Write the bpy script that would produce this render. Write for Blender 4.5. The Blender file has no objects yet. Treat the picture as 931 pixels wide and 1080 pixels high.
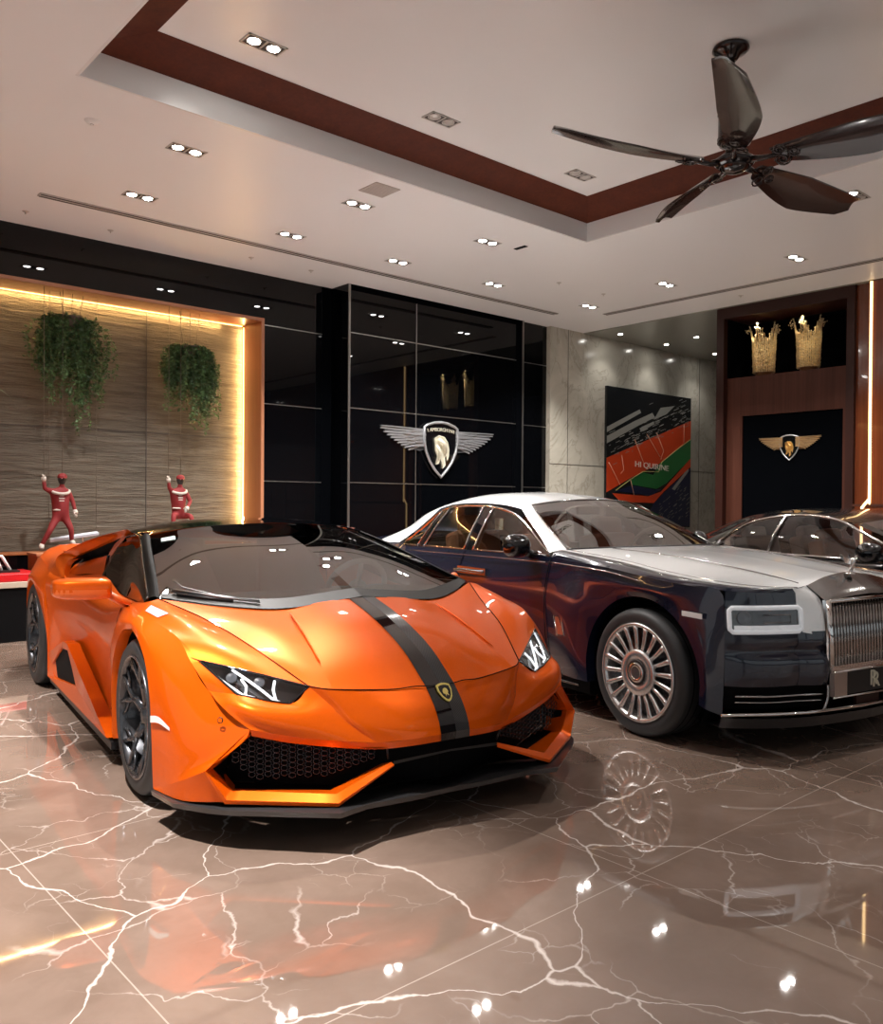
import bpy, bmesh, math, random
from mathutils import Vector, Matrix, Euler
random.seed(7)
C = bpy.context.scene
COL = C.collection
PI = math.pi

# ---------------------------------------------------------------- materials
def mat(name, col=(.8,.8,.8), rough=.5, metal=0., coat=0., spec=.5, emit=None, es=0., alpha=1., trans=0., ior=1.5, coat_r=.03):
    m = bpy.data.materials.new(name); m.use_nodes = True
    b = m.node_tree.nodes['Principled BSDF']
    b.inputs['Base Color'].default_value = (*col, 1)
    b.inputs['Roughness'].default_value = rough
    b.inputs['Metallic'].default_value = metal
    b.inputs['Coat Weight'].default_value = coat
    b.inputs['Coat Roughness'].default_value = coat_r
    b.inputs['Specular IOR Level'].default_value = spec
    b.inputs['IOR'].default_value = ior
    b.inputs['Transmission Weight'].default_value = trans
    if emit:
        b.inputs['Emission Color'].default_value = (*emit, 1)
        b.inputs['Emission Strength'].default_value = es
    m['bsdf'] = 1
    return m
def nt(m): return m.node_tree.nodes, m.node_tree.links, m.node_tree.nodes['Principled BSDF']
def coords(m, scale=(1,1,1), rot=(0,0,0)):
    n, l, b = nt(m)
    tc = n.new('ShaderNodeTexCoord'); mp = n.new('ShaderNodeMapping')
    mp.inputs['Scale'].default_value = scale; mp.inputs['Rotation'].default_value = rot
    l.new(tc.outputs['Object'], mp.inputs['Vector']); return mp.outputs['Vector']
def noise(m, vec, scale, detail=4, rough=.5, dist=0.):
    n, l, b = nt(m)
    t = n.new('ShaderNodeTexNoise'); t.inputs['Scale'].default_value = scale
    t.inputs['Detail'].default_value = detail; t.inputs['Roughness'].default_value = rough
    t.inputs['Distortion'].default_value = dist
    if vec: l.new(vec, t.inputs['Vector'])
    return t.outputs['Fac']
def ramp(m, fac, stops):
    n, l, b = nt(m)
    r = n.new('ShaderNodeValToRGB'); e = r.color_ramp.elements
    while len(e) < len(stops): e.new(.5)
    for i, (p, c) in enumerate(stops):
        e[i].position = p; e[i].color = (*c, 1) if len(c) == 3 else c
    l.new(fac, r.inputs['Fac']); return r.outputs['Color']
def math_(m, op, a, b_=None, c=None):
    n, l, b = nt(m)
    t = n.new('ShaderNodeMath'); t.operation = op
    for i, v in enumerate((a, b_, c)):
        if v is None: continue
        if isinstance(v, (int, float)): t.inputs[i].default_value = v
        else: l.new(v, t.inputs[i])
    return t.outputs[0]
def mix(m, fac, a, b_):
    n, l, b = nt(m)
    t = n.new('ShaderNodeMix'); t.data_type = 'RGBA'
    for i, v in ((0, fac), (6, a), (7, b_)):
        if isinstance(v, (int, float)): t.inputs[i].default_value = v
        elif isinstance(v, tuple): t.inputs[i].default_value = (*v, 1)
        else: l.new(v, t.inputs[i])
    return t.outputs[2]
def bump(m, h, strength=.3, dist=.01):
    n, l, b = nt(m)
    t = n.new('ShaderNodeBump'); t.inputs['Strength'].default_value = strength
    t.inputs['Distance'].default_value = dist
    l.new(h, t.inputs['Height']); l.new(t.outputs[0], b.inputs['Normal'])
def setc(m, c): nt(m)[1].new(c, nt(m)[2].inputs['Base Color'])
def setr(m, c): nt(m)[1].new(c, nt(m)[2].inputs['Roughness'])

M = {}
M['gloss_black'] = mat('gloss_black', (.004,.004,.005), .04, coat=1)
M['satin_black'] = mat('satin_black', (.012,.012,.013), .35)
M['matte_black'] = mat('matte_black', (.003,.003,.0035), .75, spec=.08)
M['rubber'] = mat('rubber', (.018,.018,.019), .55)
M['dark_rim'] = mat('dark_rim', (.075,.077,.085), .25, metal=.8, coat=.5)
M['chrome'] = mat('chrome', (.82,.81,.8), .06, metal=1)
M['dull_chrome'] = mat('dull_chrome', (.42,.40,.39), .16, metal=1)
M['brushed'] = mat('brushed', (.62,.57,.54), .3, metal=1)
M['silver_rim'] = mat('silver_rim', (.72,.70,.69), .26, metal=.85, coat=.4)
M['steel'] = mat('steel', (.3,.3,.31), .35, metal=1)
M['white_light'] = mat('white_light', (.9,.92,.95), .3, emit=(.9,.95,1), es=.9)
M['clear'] = mat('clear', (.12,.13,.15), .05, metal=.3)
M['interior'] = mat('interior', (.03,.028,.027), .6)
M['tan_leather'] = mat('tan_leather', (.30,.13,.06), .5)
M['cream_leather'] = mat('cream_leather', (.45,.40,.34), .5)
M['white_paint'] = mat('white_paint', (.75,.74,.72), .4)
M['sticker'] = mat('sticker', (.62,.78,.72), .4)
M['blue_label'] = mat('blue_label', (.45,.52,.75), .3)
M['gold'] = mat('gold', (.85,.55,.2), .3, metal=1)
M['emblem_gold'] = mat('emblem_gold', (.80,.66,.20), .3, metal=.6)
M['red'] = mat('red', (.55,.01,.015), .35, coat=.3)
M['red_cloth'] = mat('red_cloth', (.17,.008,.010), .75)
M['white_cloth'] = mat('white_cloth', (.42,.38,.34), .8)
M['dark_cloth'] = mat('dark_cloth', (.03,.025,.025), .7)
M['wire'] = mat('wire', (.12,.10,.08), .5)
M['leaf_stem'] = mat('leaf_stem', (.06,.09,.03), .6)

# orange metallic paint with fine flake
def paint(name, c1, rough=.32, metal=.55, flake=True, coat=1.):
    m = mat(name, c1, rough, metal=metal, coat=coat, coat_r=.02)
    if flake:
        v = coords(m); f = noise(m, v, 900, 1)
        a = tuple(x*.88 for x in c1); b_ = tuple(min(1, x*1.12) for x in c1)
        setc(m, ramp(m, f, [(.35, a), (.65, b_)]))
    return m
M['orange'] = paint('orange_paint', (.70,.098,.002), .34, .32, True, .5); nt(M['orange'])[2].inputs['Specular IOR Level'].default_value = .08
M['orange_matte'] = mat('orange_matte', (.75,.13,.01), .5, coat=.3)
M['silver'] = paint('silver_paint', (.88,.90,.91), .36, .25)
M['navy'] = paint('navy_paint', (.003,.0065,.021), .25, .05)
M['car_black'] = paint('black_paint', (.006,.006,.007), .2, .2, False)
M['amber_liner'] = mat('amber_liner', (.30,.06,.012), .3, coat=.6)
def glass(name, tint, mixf, rough=.01):
    m = bpy.data.materials.new(name); m.use_nodes = True
    n, l = m.node_tree.nodes, m.node_tree.links
    for x in list(n): n.remove(x)
    o = n.new('ShaderNodeOutputMaterial'); g = n.new('ShaderNodeBsdfGlossy'); t = n.new('ShaderNodeBsdfTransparent')
    mx = n.new('ShaderNodeMixShader'); lw = n.new('ShaderNodeLayerWeight'); lw.inputs['Blend'].default_value = .5
    g.inputs['Roughness'].default_value = rough; g.inputs['Color'].default_value = (1,1,1,1)
    t.inputs['Color'].default_value = (*tint, 1)
    pw = n.new('ShaderNodeMath'); pw.operation = 'POWER'; pw.inputs[1].default_value = 4.
    ad = n.new('ShaderNodeMath'); ad.operation = 'MULTIPLY_ADD'; ad.inputs[1].default_value = .9; ad.inputs[2].default_value = .045+mixf
    ad.use_clamp = True
    l.new(lw.outputs['Facing'], pw.inputs[0]); l.new(pw.outputs[0], ad.inputs[0]); l.new(ad.outputs[0], mx.inputs[0])
    l.new(t.outputs[0], mx.inputs[1]); l.new(g.outputs[0], mx.inputs[2]); l.new(mx.outputs[0], o.inputs[0])
    return m
M['windscreen'] = glass('windscreen_glass', (.26,.26,.25), .14)
M['dark_glass'] = glass('dark_glass', (.16,.17,.17), .06)
M['light_glass'] = glass('light_glass', (.62,.64,.66), .05)
M['lamp_glass'] = glass('lamp_glass', (.9,.9,.9), .02)
M['pane'] = glass('window_pane', (.93,.95,.95), .0)

# ---------------------------------------------------------------- mesh helpers
def catmull(p, n, lin=False):
    """n+1 samples through control points p (Vectors)"""
    p = [Vector(q) for q in p]; k = len(p) - 1
    if k == 0: return [p[0].copy() for _ in range(n+1)]
    out = []
    for i in range(n+1):
        t = i/n*k; j = min(int(t), k-1); f = t-j
        if lin: out.append(p[j].lerp(p[j+1], f)); continue
        a, b = p[j], p[j+1]
        z = p[j-1] if j > 0 else a*2-b
        c = p[j+2] if j+2 <= k else b*2-a
        m1 = (b-z)*.5; m2 = (c-a)*.5
        f2, f3 = f*f, f*f*f
        out.append(a*(2*f3-3*f2+1)+m1*(f3-2*f2+f)+b*(-2*f3+3*f2)+m2*(f3-f2))
    return out
def surf(rows, nu=12, nv=12, lu=False, lv=False):
    """rows of control points -> dense grid [nv+1][nu+1]"""
    dense = [catmull(r, nu, lu) for r in rows]
    cols = [catmull([d[i] for d in dense], nv, lv) for i in range(nu+1)]
    return [[cols[i][j] for i in range(nu+1)] for j in range(nv+1)]
def gnorm(g, j, i):
    J, I = len(g)-1, len(g[0])-1
    du = g[j][min(i+1, I)]-g[j][max(i-1, 0)]; dv = g[min(j+1, J)][i]-g[max(j-1, 0)][i]
    n = du.cross(dv); return n.normalized() if n.length > 1e-12 else Vector((0,0,1))
def mir(rows): return [[Vector((p[0], -p[1], p[2])) for p in r] for r in rows]
def mirp(pts): return [Vector((p[0], -p[1], p[2])) for p in pts]

class MB:
    def __init__(s): s.v = []; s.f = []; s.mi = []; s.sm = []
    def add(s, vs, fs, mi=0, sm=False):
        o = len(s.v); s.v += [tuple(p) for p in vs]
        for f in fs: s.f.append([o+i for i in f]); s.mi.append(mi); s.sm.append(sm)
        return s
    def grid(s, g, mi=0, sm=True, flip=False):
        J, I = len(g), len(g[0]); fs = []
        for j in range(J-1):
            for i in range(I-1):
                q = [j*I+i, j*I+i+1, (j+1)*I+i+1, (j+1)*I+i]
                fs.append(q[::-1] if flip else q)
        return s.add([p for r in g for p in r], fs, mi, sm)
    def patch(s, rows, nu=12, nv=12, lu=False, lv=False, mi=0, both=True, off=0.):
        """rows on the right side (y<0 given as positive w) ; both = mirrored copy"""
        g = surf(rows, nu, nv, lu, lv)
        if off:
            g = [[g[j][i]+gnorm(g, j, i)*off for i in range(nu+1)] for j in range(nv+1)]
        s.grid(g, mi)
        if both: s.grid([[Vector((p.x, -p.y, p.z)) for p in r] for r in g], mi, flip=True)
        return s
    def box(s, c, d, rot=None, mi=0, sm=False):
        x, y, z = d[0]/2, d[1]/2, d[2]/2
        vs = [Vector((a, b, e)) for a in (-x, x) for b in (-y, y) for e in (-z, z)]
        if rot: r = Euler(rot).to_matrix(); vs = [r@v for v in vs]
        vs = [v+Vector(c) for v in vs]
        return s.add(vs, [(0,1,3,2),(4,6,7,5),(0,4,5,1),(2,3,7,6),(0,2,6,4),(1,5,7,3)], mi, sm)
    def bx(s, x0, x1, y0, y1, z0, z1, mi=0):
        return s.box(((x0+x1)/2, (y0+y1)/2, (z0+z1)/2), (abs(x1-x0), abs(y1-y0), abs(z1-z0)), mi=mi)
    def tube(s, pts, r, n=8, mi=0, cap=True, closed=False, flat=None):
        pts = [Vector(p) for p in pts]; rings = []; k = len(pts)
        up = None
        for i, p in enumerate(pts):
            if closed: t = pts[(i+1) % k]-pts[i-1]
            else: t = pts[min(i+1, k-1)]-pts[max(i-1, 0)]
            if t.length < 1e-9: t = Vector((0,0,1))
            t.normalize()
            if up is None:
                up = Vector((0,0,1)) if abs(t.z) < .9 else Vector((1,0,0))
            a = (up-t*up.dot(t))
            if a.length < 1e-6: a = t.orthogonal()
            a.normalize(); b = t.cross(a); up = a
            rr = r[i] if isinstance(r, (list, tuple)) else r
            rings.append([p+a*(math.cos(q)*rr)+b*(math.sin(q)*rr*(flat or 1)) for q in [2*PI*x/n for x in range(n)]])
        fs = []; m = len(rings)
        for i in range(m if closed else m-1):
            for j in range(n):
                fs.append((i*n+j, i*n+(j+1) % n, ((i+1) % m)*n+(j+1) % n, ((i+1) % m)*n+j))
        if cap and not closed:
            fs.append(tuple(range(n))[::-1]); fs.append(tuple((m-1)*n+j for j in range(n)))
        return s.add([p for q in rings for p in q], fs, mi, True)
    def lathe(s, prof, n=48, mat4=None, mi=0, sm=True):
        """prof list of (radius, height) about local Z; mat4 transforms"""
        vs = []; fs = []; k = len(prof)
        for i in range(n):
            a = 2*PI*i/n
            for r, h in prof: vs.append(Vector((math.cos(a)*r, math.sin(a)*r, h)))
        for i in range(n):
            for j in range(k-1):
                fs.append((i*k+j, ((i+1) % n)*k+j, ((i+1) % n)*k+j+1, i*k+j+1))
        if mat4: vs = [mat4@v for v in vs]
        return s.add(vs, fs, mi, sm)
    def prism(s, poly, d, mat4=None, mi=0):
        """poly 2D (x,y) extruded 0..d in z"""
        n = len(poly); vs = [Vector((x, y, 0)) for x, y in poly]+[Vector((x, y, d)) for x, y in poly]
        if mat4: vs = [mat4@v for v in vs]
        fs = [tuple(range(n))[::-1], tuple(range(n, 2*n))]+[(i, (i+1) % n, n+(i+1) % n, n+i) for i in range(n)]
        return s.add(vs, fs, mi)
    def halves(s):
        out = []
        for sg in (-1, 1):
            q = MB(); used = {}
            for f, mi, sm in zip(s.f, s.mi, s.sm):
                c = sum(s.v[i][1] for i in f)/len(f)
                if (c < 0) != (sg < 0): continue
                nf = []
                for i in f:
                    if i not in used: used[i] = len(q.v); q.v.append(s.v[i])
                    nf.append(used[i])
                q.f.append(nf); q.mi.append(mi); q.sm.append(sm)
            out.append(q)
        return out
    def build2(s, name, m, parent=None, bevel=0):
        return [h.build(name, m, parent, bevel) for h in s.halves()]
    def build(s, name, m, parent=None, bevel=0, loc=None, wn=True):
        me = bpy.data.meshes.new(name); me.from_pydata(s.v, [], s.f)
        ms = m if isinstance(m, (list, tuple)) else [m]
        for x in ms: me.materials.append(x)
        me.polygons.foreach_set('material_index', s.mi); me.polygons.foreach_set('use_smooth', s.sm)
        me.update(); o = bpy.data.objects.new(name, me); COL.objects.link(o)
        if parent: o.parent = parent
        if loc: o.location = loc
        if bevel:
            b = o.modifiers.new('bevel', 'BEVEL'); b.width = bevel; b.segments = 2; b.limit_method = 'ANGLE'; b.angle_limit = .6
        return o
def empty(name, label, cat, loc=(0,0,0), rz=0, group=None):
    o = bpy.data.objects.new(name, None); COL.objects.link(o); o.location = loc; o.rotation_euler = (0,0,rz)
    o.empty_display_size = .1
    return tag(o, label, cat, group)
def tag(o, label, cat, group=None):
    o['label'] = label; o['category'] = cat
    if group: o['group'] = group
    return o
def struct(o): o['kind'] = 'structure'; return o
def clone(o, label=None, loc=None, parent=None, rz=None):
    c = o.copy(); COL.objects.link(c)
    if parent: c.parent = parent
    if label: c['label'] = label
    if loc: c.location = loc
    if rz is not None: c.rotation_euler = (0,0,rz)
    for ch in list(o.children): clone(ch, parent=c)
    return c
def wheel_mat(x, y, z, side=-1):
    """local Z -> outboard (car -y for side=-1)"""
    return Matrix.Translation((x, y, z)) @ Matrix.Rotation(PI/2 if side < 0 else -PI/2, 4, 'X')
# ================================================================ ORANGE SUPERCAR
def cutline(mb, pts, r=.0028, both=True):
    mb.tube(pts, r, 6)
    if both: mb.tube(mirp(pts), r, 6)
def densify(pts, n): return catmull(pts, n)

def build_tyre(mb, rt, rr, w, T, ribs=0):
    # T maps local z=0 outboard face of the tyre; tyre spans z -w..0
    prof = [(rr-.02,-.03),(rr,-.005),(rr+.012,.0),(rr+(rt-rr)*.55,.006),(rt-.02,-.004),(rt-.006,-.018),(rt,-.04),(rt,-w*.5),(rt,-w+.04),(rt-.006,-w+.018),(rt-.02,-w+.004),(rr+.01,-w),(rr,-w+.01),(rr-.02,-w+.03)]
    mb.lathe(prof, 72, T)
    for k in (-.28,-.5,-.72):
        mb.lathe([(rt+.0008, w*k-.004),(rt+.0012, w*k),(rt+.0008, w*k+.004)], 72, T, mi=1)

def well(mb, cx, y0, cz, r, dy):
    n = 20; a = [math.radians(-118+236*i/n) for i in range(n+1)]
    arc = [Vector((cx+r*math.sin(q), y0, cz+r*math.cos(q))) for q in a]
    mb.grid([arc, [p+Vector((0, dy, 0)) for p in arc]]); mb.grid([arc, [Vector((cx, y0, .13)) for p in arc]])
def lambo():
    R = empty('sports_car', 'low orange supercar with black roof and black stripe down its bonnet', 'car', (2.429,3.519,0), math.radians(261.5))
    W = lambda rows: [[(p[0], -p[1], p[2]) for p in r] for r in rows]
    # ---------------- body shell
    b = MB()
    hood0 = [[(.25,0,.833),(.245,.2,.822),(.235,.378,.797)],
             [(.50,0,.768),(.49,.2,.755),(.50,.405,.716)],
             [(.75,0,.668),(.74,.2,.657),(.72,.428,.627)],
             [(.945,0,.543),(.915,.2,.541),(.855,.44,.556)]]
    hood1 = [[(.235,.378,.797),(.10,.62,.808),(-.09,.857,.838)],
             [(.50,.405,.716),(.37,.56,.748),(.20,.735,.772)],
             [(.72,.428,.627),(.62,.53,.657),(.50,.637,.689)],
             [(.855,.44,.556),(.83,.478,.561),(.80,.517,.567)]]
    b.patch(W(hood0), 14, 24); b.patch(W(hood1), 12, 24)
    # nose centre: cut line -> lip
    noseC = [[(.945,0,.543),(.915,.2,.541),(.855,.44,.556),(.80,.517,.567)],
             [(1.005,0,.48),(.98,.2,.475),(.91,.39,.487),(.862,.455,.50)],
             [(1.04,0,.425),(1.02,.2,.418),(.95,.36,.425),(.915,.405,.435)],
             [(1.058,0,.378),(1.04,.18,.372),(.99,.29,.362),(.978,.315,.362)]]
    b.patch(W(noseC), 18, 14)
    noseS = [[(.80,.517,.567),(.812,.598,.513),(.717,.771,.549),(.60,.845,.55)],
             [(.862,.455,.50),(.862,.575,.487),(.795,.755,.512),(.69,.832,.515)],
             [(.915,.405,.435),(.895,.54,.435),(.835,.715,.462),(.762,.80,.474)],
             [(.978,.315,.362),(.925,.47,.38),(.87,.62,.405),(.812,.757,.436)]]
    b.patch(W(noseS), 18, 14)
    # lip under-bevel
    lipT = [(1.058,0,.378),(1.04,.18,.372),(.985,.30,.362),(.925,.47,.38),(.87,.62,.405),(.812,.757,.436)]
    lipB = [(1.052,0,.350),(1.032,.18,.344),(.972,.305,.334),(.912,.47,.352),(.852,.625,.378),(.80,.745,.408)]
    lipI = [(1.00,0,.340),(.98,.18,.334),(.92,.30,.324),(.86,.46,.342),(.80,.61,.368),(.75,.725,.398)]
    b.patch(W([lipT, lipB]), 24, 3, lv=True); b.patch(W([lipB, lipI]), 24, 2, lv=True)
    # fender top
    ft = [[(-.09,.857,.838),(-.07,.905,.825),(-.05,.945,.785)],
          [(.20,.735,.772),(.21,.845,.785),(.16,.928,.765)],
          [(.50,.637,.689),(.46,.77,.705),(.36,.897,.728)],
          [(.80,.517,.567),(.655,.685,.612),(.502,.852,.651)]]
    b.patch(W(ft), 14, 20)
    # strip between lamp and ridge
    b.patch(W([[(.502,.852,.651),(.61,.81,.60),(.717,.771,.549)],[(.49,.878,.642),(.55,.865,.60),(.60,.845,.55)]]), 8, 3)
    b.patch(W([[(.36,.897,.728),(.43,.875,.692),(.502,.852,.651)],[(.36,.897,.728),(.43,.889,.687),(.49,.878,.642)]]), 6, 2)
    # side of front fender, arch -> ridge / corner
    A = [(-.02,.990,.722),(.15,1.0,.692),(.28,1.005,.62),(.355,1.007,.51),(.387,1.007,.38),(.387,1.003,.25),(.38,.997,.14)]
    O = [(-.05,.945,.785),(.16,.928,.765),(.36,.897,.728),(.49,.878,.642),(.60,.845,.55),(.812,.757,.436),(.743,.90,.287)]
    Mi = [(-.03,.985,.750),(.155,.985,.728),(.325,.975,.668),(.44,.965,.570),(.53,.950,.455),(.62,.935,.332),(.58,.965,.21)]
    b.patch(W([[a, m, o] for a, m, o in zip(A, Mi, O)]), 8, 36)
    b.patch(W([[(.38,.997,.14),(.58,.965,.21),(.743,.90,.287)],[(.40,1.0,.14),(.62,.95,.15),(.792,.838,.175)]]), 8, 5)
    # arch lip returns inwards
    for AA in (A, ):
        b.patch(W([AA, [(p[0]*.97, p[1]-.07, p[2]*.99) for p in AA]]), 36, 1, lv=True)
    # behind wheel: fender crest to door
    Ar = [(-.02,.990,.722),(-.18,.993,.692),(-.31,.995,.60),(-.38,.995,.48),(-.40,.993,.33),(-.40,.985,.15)]
    ArM = [(-.03,.985,.750),(-.22,.985,.733),(-.38,.985,.665),(-.49,.980,.55),(-.50,.965,.40),(-.50,.970,.16)]
    ArO = [(-.05,.945,.785),(-.28,.935,.775),(-.50,.925,.755),(-.62,.925,.60),(-.62,.905,.42),(-.62,.94,.15)]
    b.patch(W([[a, m, o] for a, m, o in zip(Ar, ArM, ArO)]), 8, 30)
    b.patch(W([Ar, [(p[0]*.97, p[1]-.07, p[2]*.99) for p in Ar]]), 30, 1, lv=True)
    # fender crest inner shelf up to the screen / belt
    b.patch(W([[(-.05,.945,.785),(-.07,.905,.825),(-.09,.857,.838)],
               [(-.28,.935,.775),(-.28,.905,.80),(-.28,.865,.805)],
               [(-.50,.925,.755),(-.50,.89,.772),(-.50,.86,.785)]]), 6, 8)
    # door + side (belt, shoulder, crease, waist, bottom)
    sec = [[(-.50,.86,.785),(-.50,.925,.755),(-.62,.925,.60),(-.62,.905,.42),(-.62,.94,.15)],
           [(-.90,.845,.785),(-.90,.935,.72),(-.92,.94,.60),(-.95,.90,.42),(-.95,.94,.15)],
           [(-1.35,.84,.85),(-1.38,.955,.755),(-1.42,.955,.62),(-1.42,.905,.44),(-1.42,.955,.15)],
           [(-1.90,.905,.815),(-1.95,.975,.775),(-1.95,.98,.65),(-1.95,.94,.44),(-1.95,.97,.15)],
           [(-2.25,.952,.845),(-2.27,1.01,.775),(-2.27,1.01,.64),(-2.27,.995,.42),(-2.27,.995,.15)]]
    b.patch(W(sec), 20, 30)
    # rear fender
    rA = [(-2.285,.995,.16),(-2.30,1.0,.35),(-2.36,1.02,.53),(-2.50,1.04,.67),(-2.71,1.045,.725),(-2.92,1.04,.67),(-3.06,1.03,.53),(-3.12,1.01,.35),(-3.12,1.0,.2)]
    rM = [(-2.275,1.0,.155),(-2.28,1.005,.40),(-2.30,1.025,.60),(-2.44,1.035,.72),(-2.71,1.04,.765),(-2.98,1.03,.72),(-3.2,1.0,.55),(-3.28,.98,.36),(-3.28,.98,.2)]
    rO = [(-2.27,.995,.15),(-2.27,.995,.42),(-2.27,1.01,.64),(-2.30,.99,.80),(-2.71,.97,.86),(-3.1,.95,.85),(-3.45,.93,.6),(-3.5,.92,.38),(-3.5,.92,.2)]
    b.patch(W([[a, m, o] for a, m, o in zip(rA, rM, rO)]), 8, 40)
    b.patch(W([rA, [(p[0], p[1]-.08, p[2]) for p in rA]]), 40, 1, lv=True)
    # shoulder above the rear wheel to the deck
    b.patch(W([[(-2.15,.90,.925),(-2.24,.955,.89),(-2.30,.99,.80)],[(-2.71,.84,.925),(-2.71,.92,.89),(-2.71,.97,.85)],
               [(-3.1,.80,.94),(-3.1,.90,.90),(-3.1,.95,.85)],[(-3.5,.74,.93),(-3.5,.86,.86),(-3.45,.93,.6)]]), 8, 14)
    # inner flank seen through the buttress opening
    b.patch(W([[(-1.35,.84,.85),(-1.42,.815,.91),(-1.50,.79,.955)],[(-1.70,.872,.835),(-1.74,.85,.88),(-1.80,.815,.915)],[(-2.02,.925,.80),(-2.06,.905,.83),(-2.12,.86,.865)]]), 6, 8)
    # rear deck & tail
    b.patch(W([[(-2.15,.82,.94),(-2.71,.84,.925),(-3.1,.80,.94),(-3.5,.74,.93)],[(-2.15,.62,.97),(-2.71,.62,.95),(-3.1,.60,.95),(-3.52,.55,.94)]]), 8, 3)
    b.patch(W([[(-3.5,.74,.93),(-3.52,.5,.94),(-3.55,0,.94)],[(-3.6,.80,.7),(-3.64,.5,.7),(-3.66,0,.7)],[(-3.5,.80,.3),(-3.55,.5,.3),(-3.58,0,.3)]]), 10, 8)
    b.patch(W([[(-3.5,.74,.93),(-3.6,.80,.7),(-3.5,.80,.3)],[(-3.5,.86,.86),(-3.55,.9,.6),(-3.5,.92,.2)]]), 6, 3)
    # buttress fin
    fo = [(-1.27,.745,1.112),(-1.45,.80,1.085),(-1.78,.86,1.03),(-2.15,.925,.945),(-2.24,.955,.90),(-2.16,.968,.845),(-2.05,.968,.795)]
    fi = [(-1.30,.70,1.105),(-1.50,.755,1.055),(-1.80,.815,.985),(-2.02,.865,.93),(-2.06,.91,.895),(-2.02,.94,.845),(-1.92,.955,.80)]
    fm = [(-1.285,.725,1.118),(-1.475,.78,1.08),(-1.79,.842,1.018),(-2.09,.90,.945),(-2.15,.938,.90),(-2.09,.958,.845),(-1.985,.965,.797)]
    b.patch(W([fo, fm, fi]), 30, 4)
    b.patch(W([fi, [(p[0]+.01, p[1]-.03, p[2]-.01) for p in fi]]), 30, 1, lv=True)
    # fin outer skin down to shoulder
    b.patch(W([[fo[3], fo[4], fo[5], fo[6]],[(-2.3,.93,.905),(-2.3,.96,.87),(-2.3,.985,.82),(-2.27,1.0,.79)]]), 8, 3)
    body = b.build('body', M['orange'], R)
    ob = MB()
    ob.patch(W([[(-1.50,.79,.955),(-1.80,.815,.915),(-2.12,.86,.865)],[(-1.42,.72,.99),(-1.75,.77,.95),(-2.05,.82,.91)],[(-1.32,.70,1.09),(-1.78,.80,.98),(-2.04,.90,.90)]]), 8, 8)
    ob.build2('buttress_duct', M['matte_black'], R)

    # ---------------- bumper blades (orange strips around the intakes)
    k = MB()
    ino = [(.812,.757,.436),(.745,.902,.287),(.792,.838,.182),(1.038,.502,.182),(1.0,.247,.272)]
    ini = [(.79,.748,.405),(.728,.872,.285),(.765,.805,.205),(1.005,.497,.205),(.99,.255,.282)]
    inn = [(.70,.70,.395),(.65,.82,.27),(.68,.76,.185),(.90,.47,.185),(.93,.262,.262)]
    k.patch(W([ino[0:2], ini[0:2]]), 6, 2, lu=True, lv=True)
    k.patch(W([ino[1:5], ini[1:5]]), 24, 3, lu=True, lv=True)
    k.patch(W([ini, inn]), 24, 2, lu=True, lv=True)
    low = [(.745,.905,.28),(.785,.842,.166),(1.035,.502,.168),(.998,.247,.266)]
    k.patch(W([ino[1:5], low]), 24, 2, lu=True, lv=True)
    k.build2('bumper_blade', M['orange'], R)

    # ---------------- grille recesses: black volume and honeycomb bars
    g = MB()
    g.patch(W([[(.93,0,.33),(.90,.25,.325),(.82,.46,.34),(.68,.72,.40)],[(.93,0,.16),(.90,.25,.17),(.82,.46,.18),(.62,.80,.20)]]), 14, 4)
    g.patch(W([[(.93,0,.345),(.9,.25,.34),(.82,.46,.36),(.68,.74,.41)],[(1.045,0,.348),(.985,.29,.338),(.88,.50,.36),(.79,.73,.41)]]), 14, 2, lv=True)
    g.patch(W([[(.93,0,.16),(.90,.25,.17),(.82,.46,.18),(.62,.80,.195)],[(1.0,0,.158),(.985,.25,.20),(1.0,.49,.19),(.758,.80,.195)]]), 14, 2, lv=True)
    g.patch(W([[(.68,.72,.41),(.64,.78,.30),(.62,.80,.195)],[(.78,.742,.40),(.715,.868,.285),(.755,.80,.20)]]), 6, 2, lu=True, lv=True)
    g.build('grille_recess', M['matte_black'], R)
    hx = MB()
    cell = .026
    def ring(cx, cy, nrm_x, u, v, r):
        pts = []
        for q in range(6):
            a = PI/3*q+PI/6
            pts.append(cx+u*(math.cos(a)*r)+v*(math.sin(a)*r*.8))
        return pts
    a0 = Vector((.945,-.30,.0)); a1 = Vector((.735,-.80,.0)); u = (a1-a0).normalized(); v = Vector((-.12,0,1)).normalized()
    L = (a1-a0).length; nx = int(L/(cell*1.1))
    for ix in range(nx):
        for iz in range(9):
            t = (ix+.5)/nx; p = a0.lerp(a1, t)
            z = .222+iz*cell*.75
            top = .335+.10*max(0, (t-.2))/.8; bot = .235 if t > .35 else .235+(.35-t)*.16
            if t > .86: bot = .235+(t-.86)*.5; top = .42-(t-.86)*.75
            zz = z+(cell*.37 if ix % 2 else 0)
            if zz > top or zz < bot: continue
            c = Vector((p.x, p.y, zz))
            for sgn in (1, -1):
                q = ring(c, 0, 0, u, v, cell*.52)
                if sgn < 0: q = mirp(q)
                hx.tube(q, .0017, 4, closed=True)
    hx.build2('grille_mesh', M['dark_rim'], R)
    # thin centre spar across the lower opening
    sp = MB(); sp.patch(W([[(1.02,0,.30),(.995,.247,.285)],[(1.02,0,.292),(.99,.247,.27)]]), 6, 1, lu=True, lv=True)
    sp.tube([(.985,-.27,.332),(.975,-.26,.29)], .004, 6); sp.tube([(.985,.27,.332),(.975,.26,.29)], .004, 6)
    sp.build('grille_spar', M['satin_black'], R)

    # ---------------- carbon splitter
    s = MB()
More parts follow.
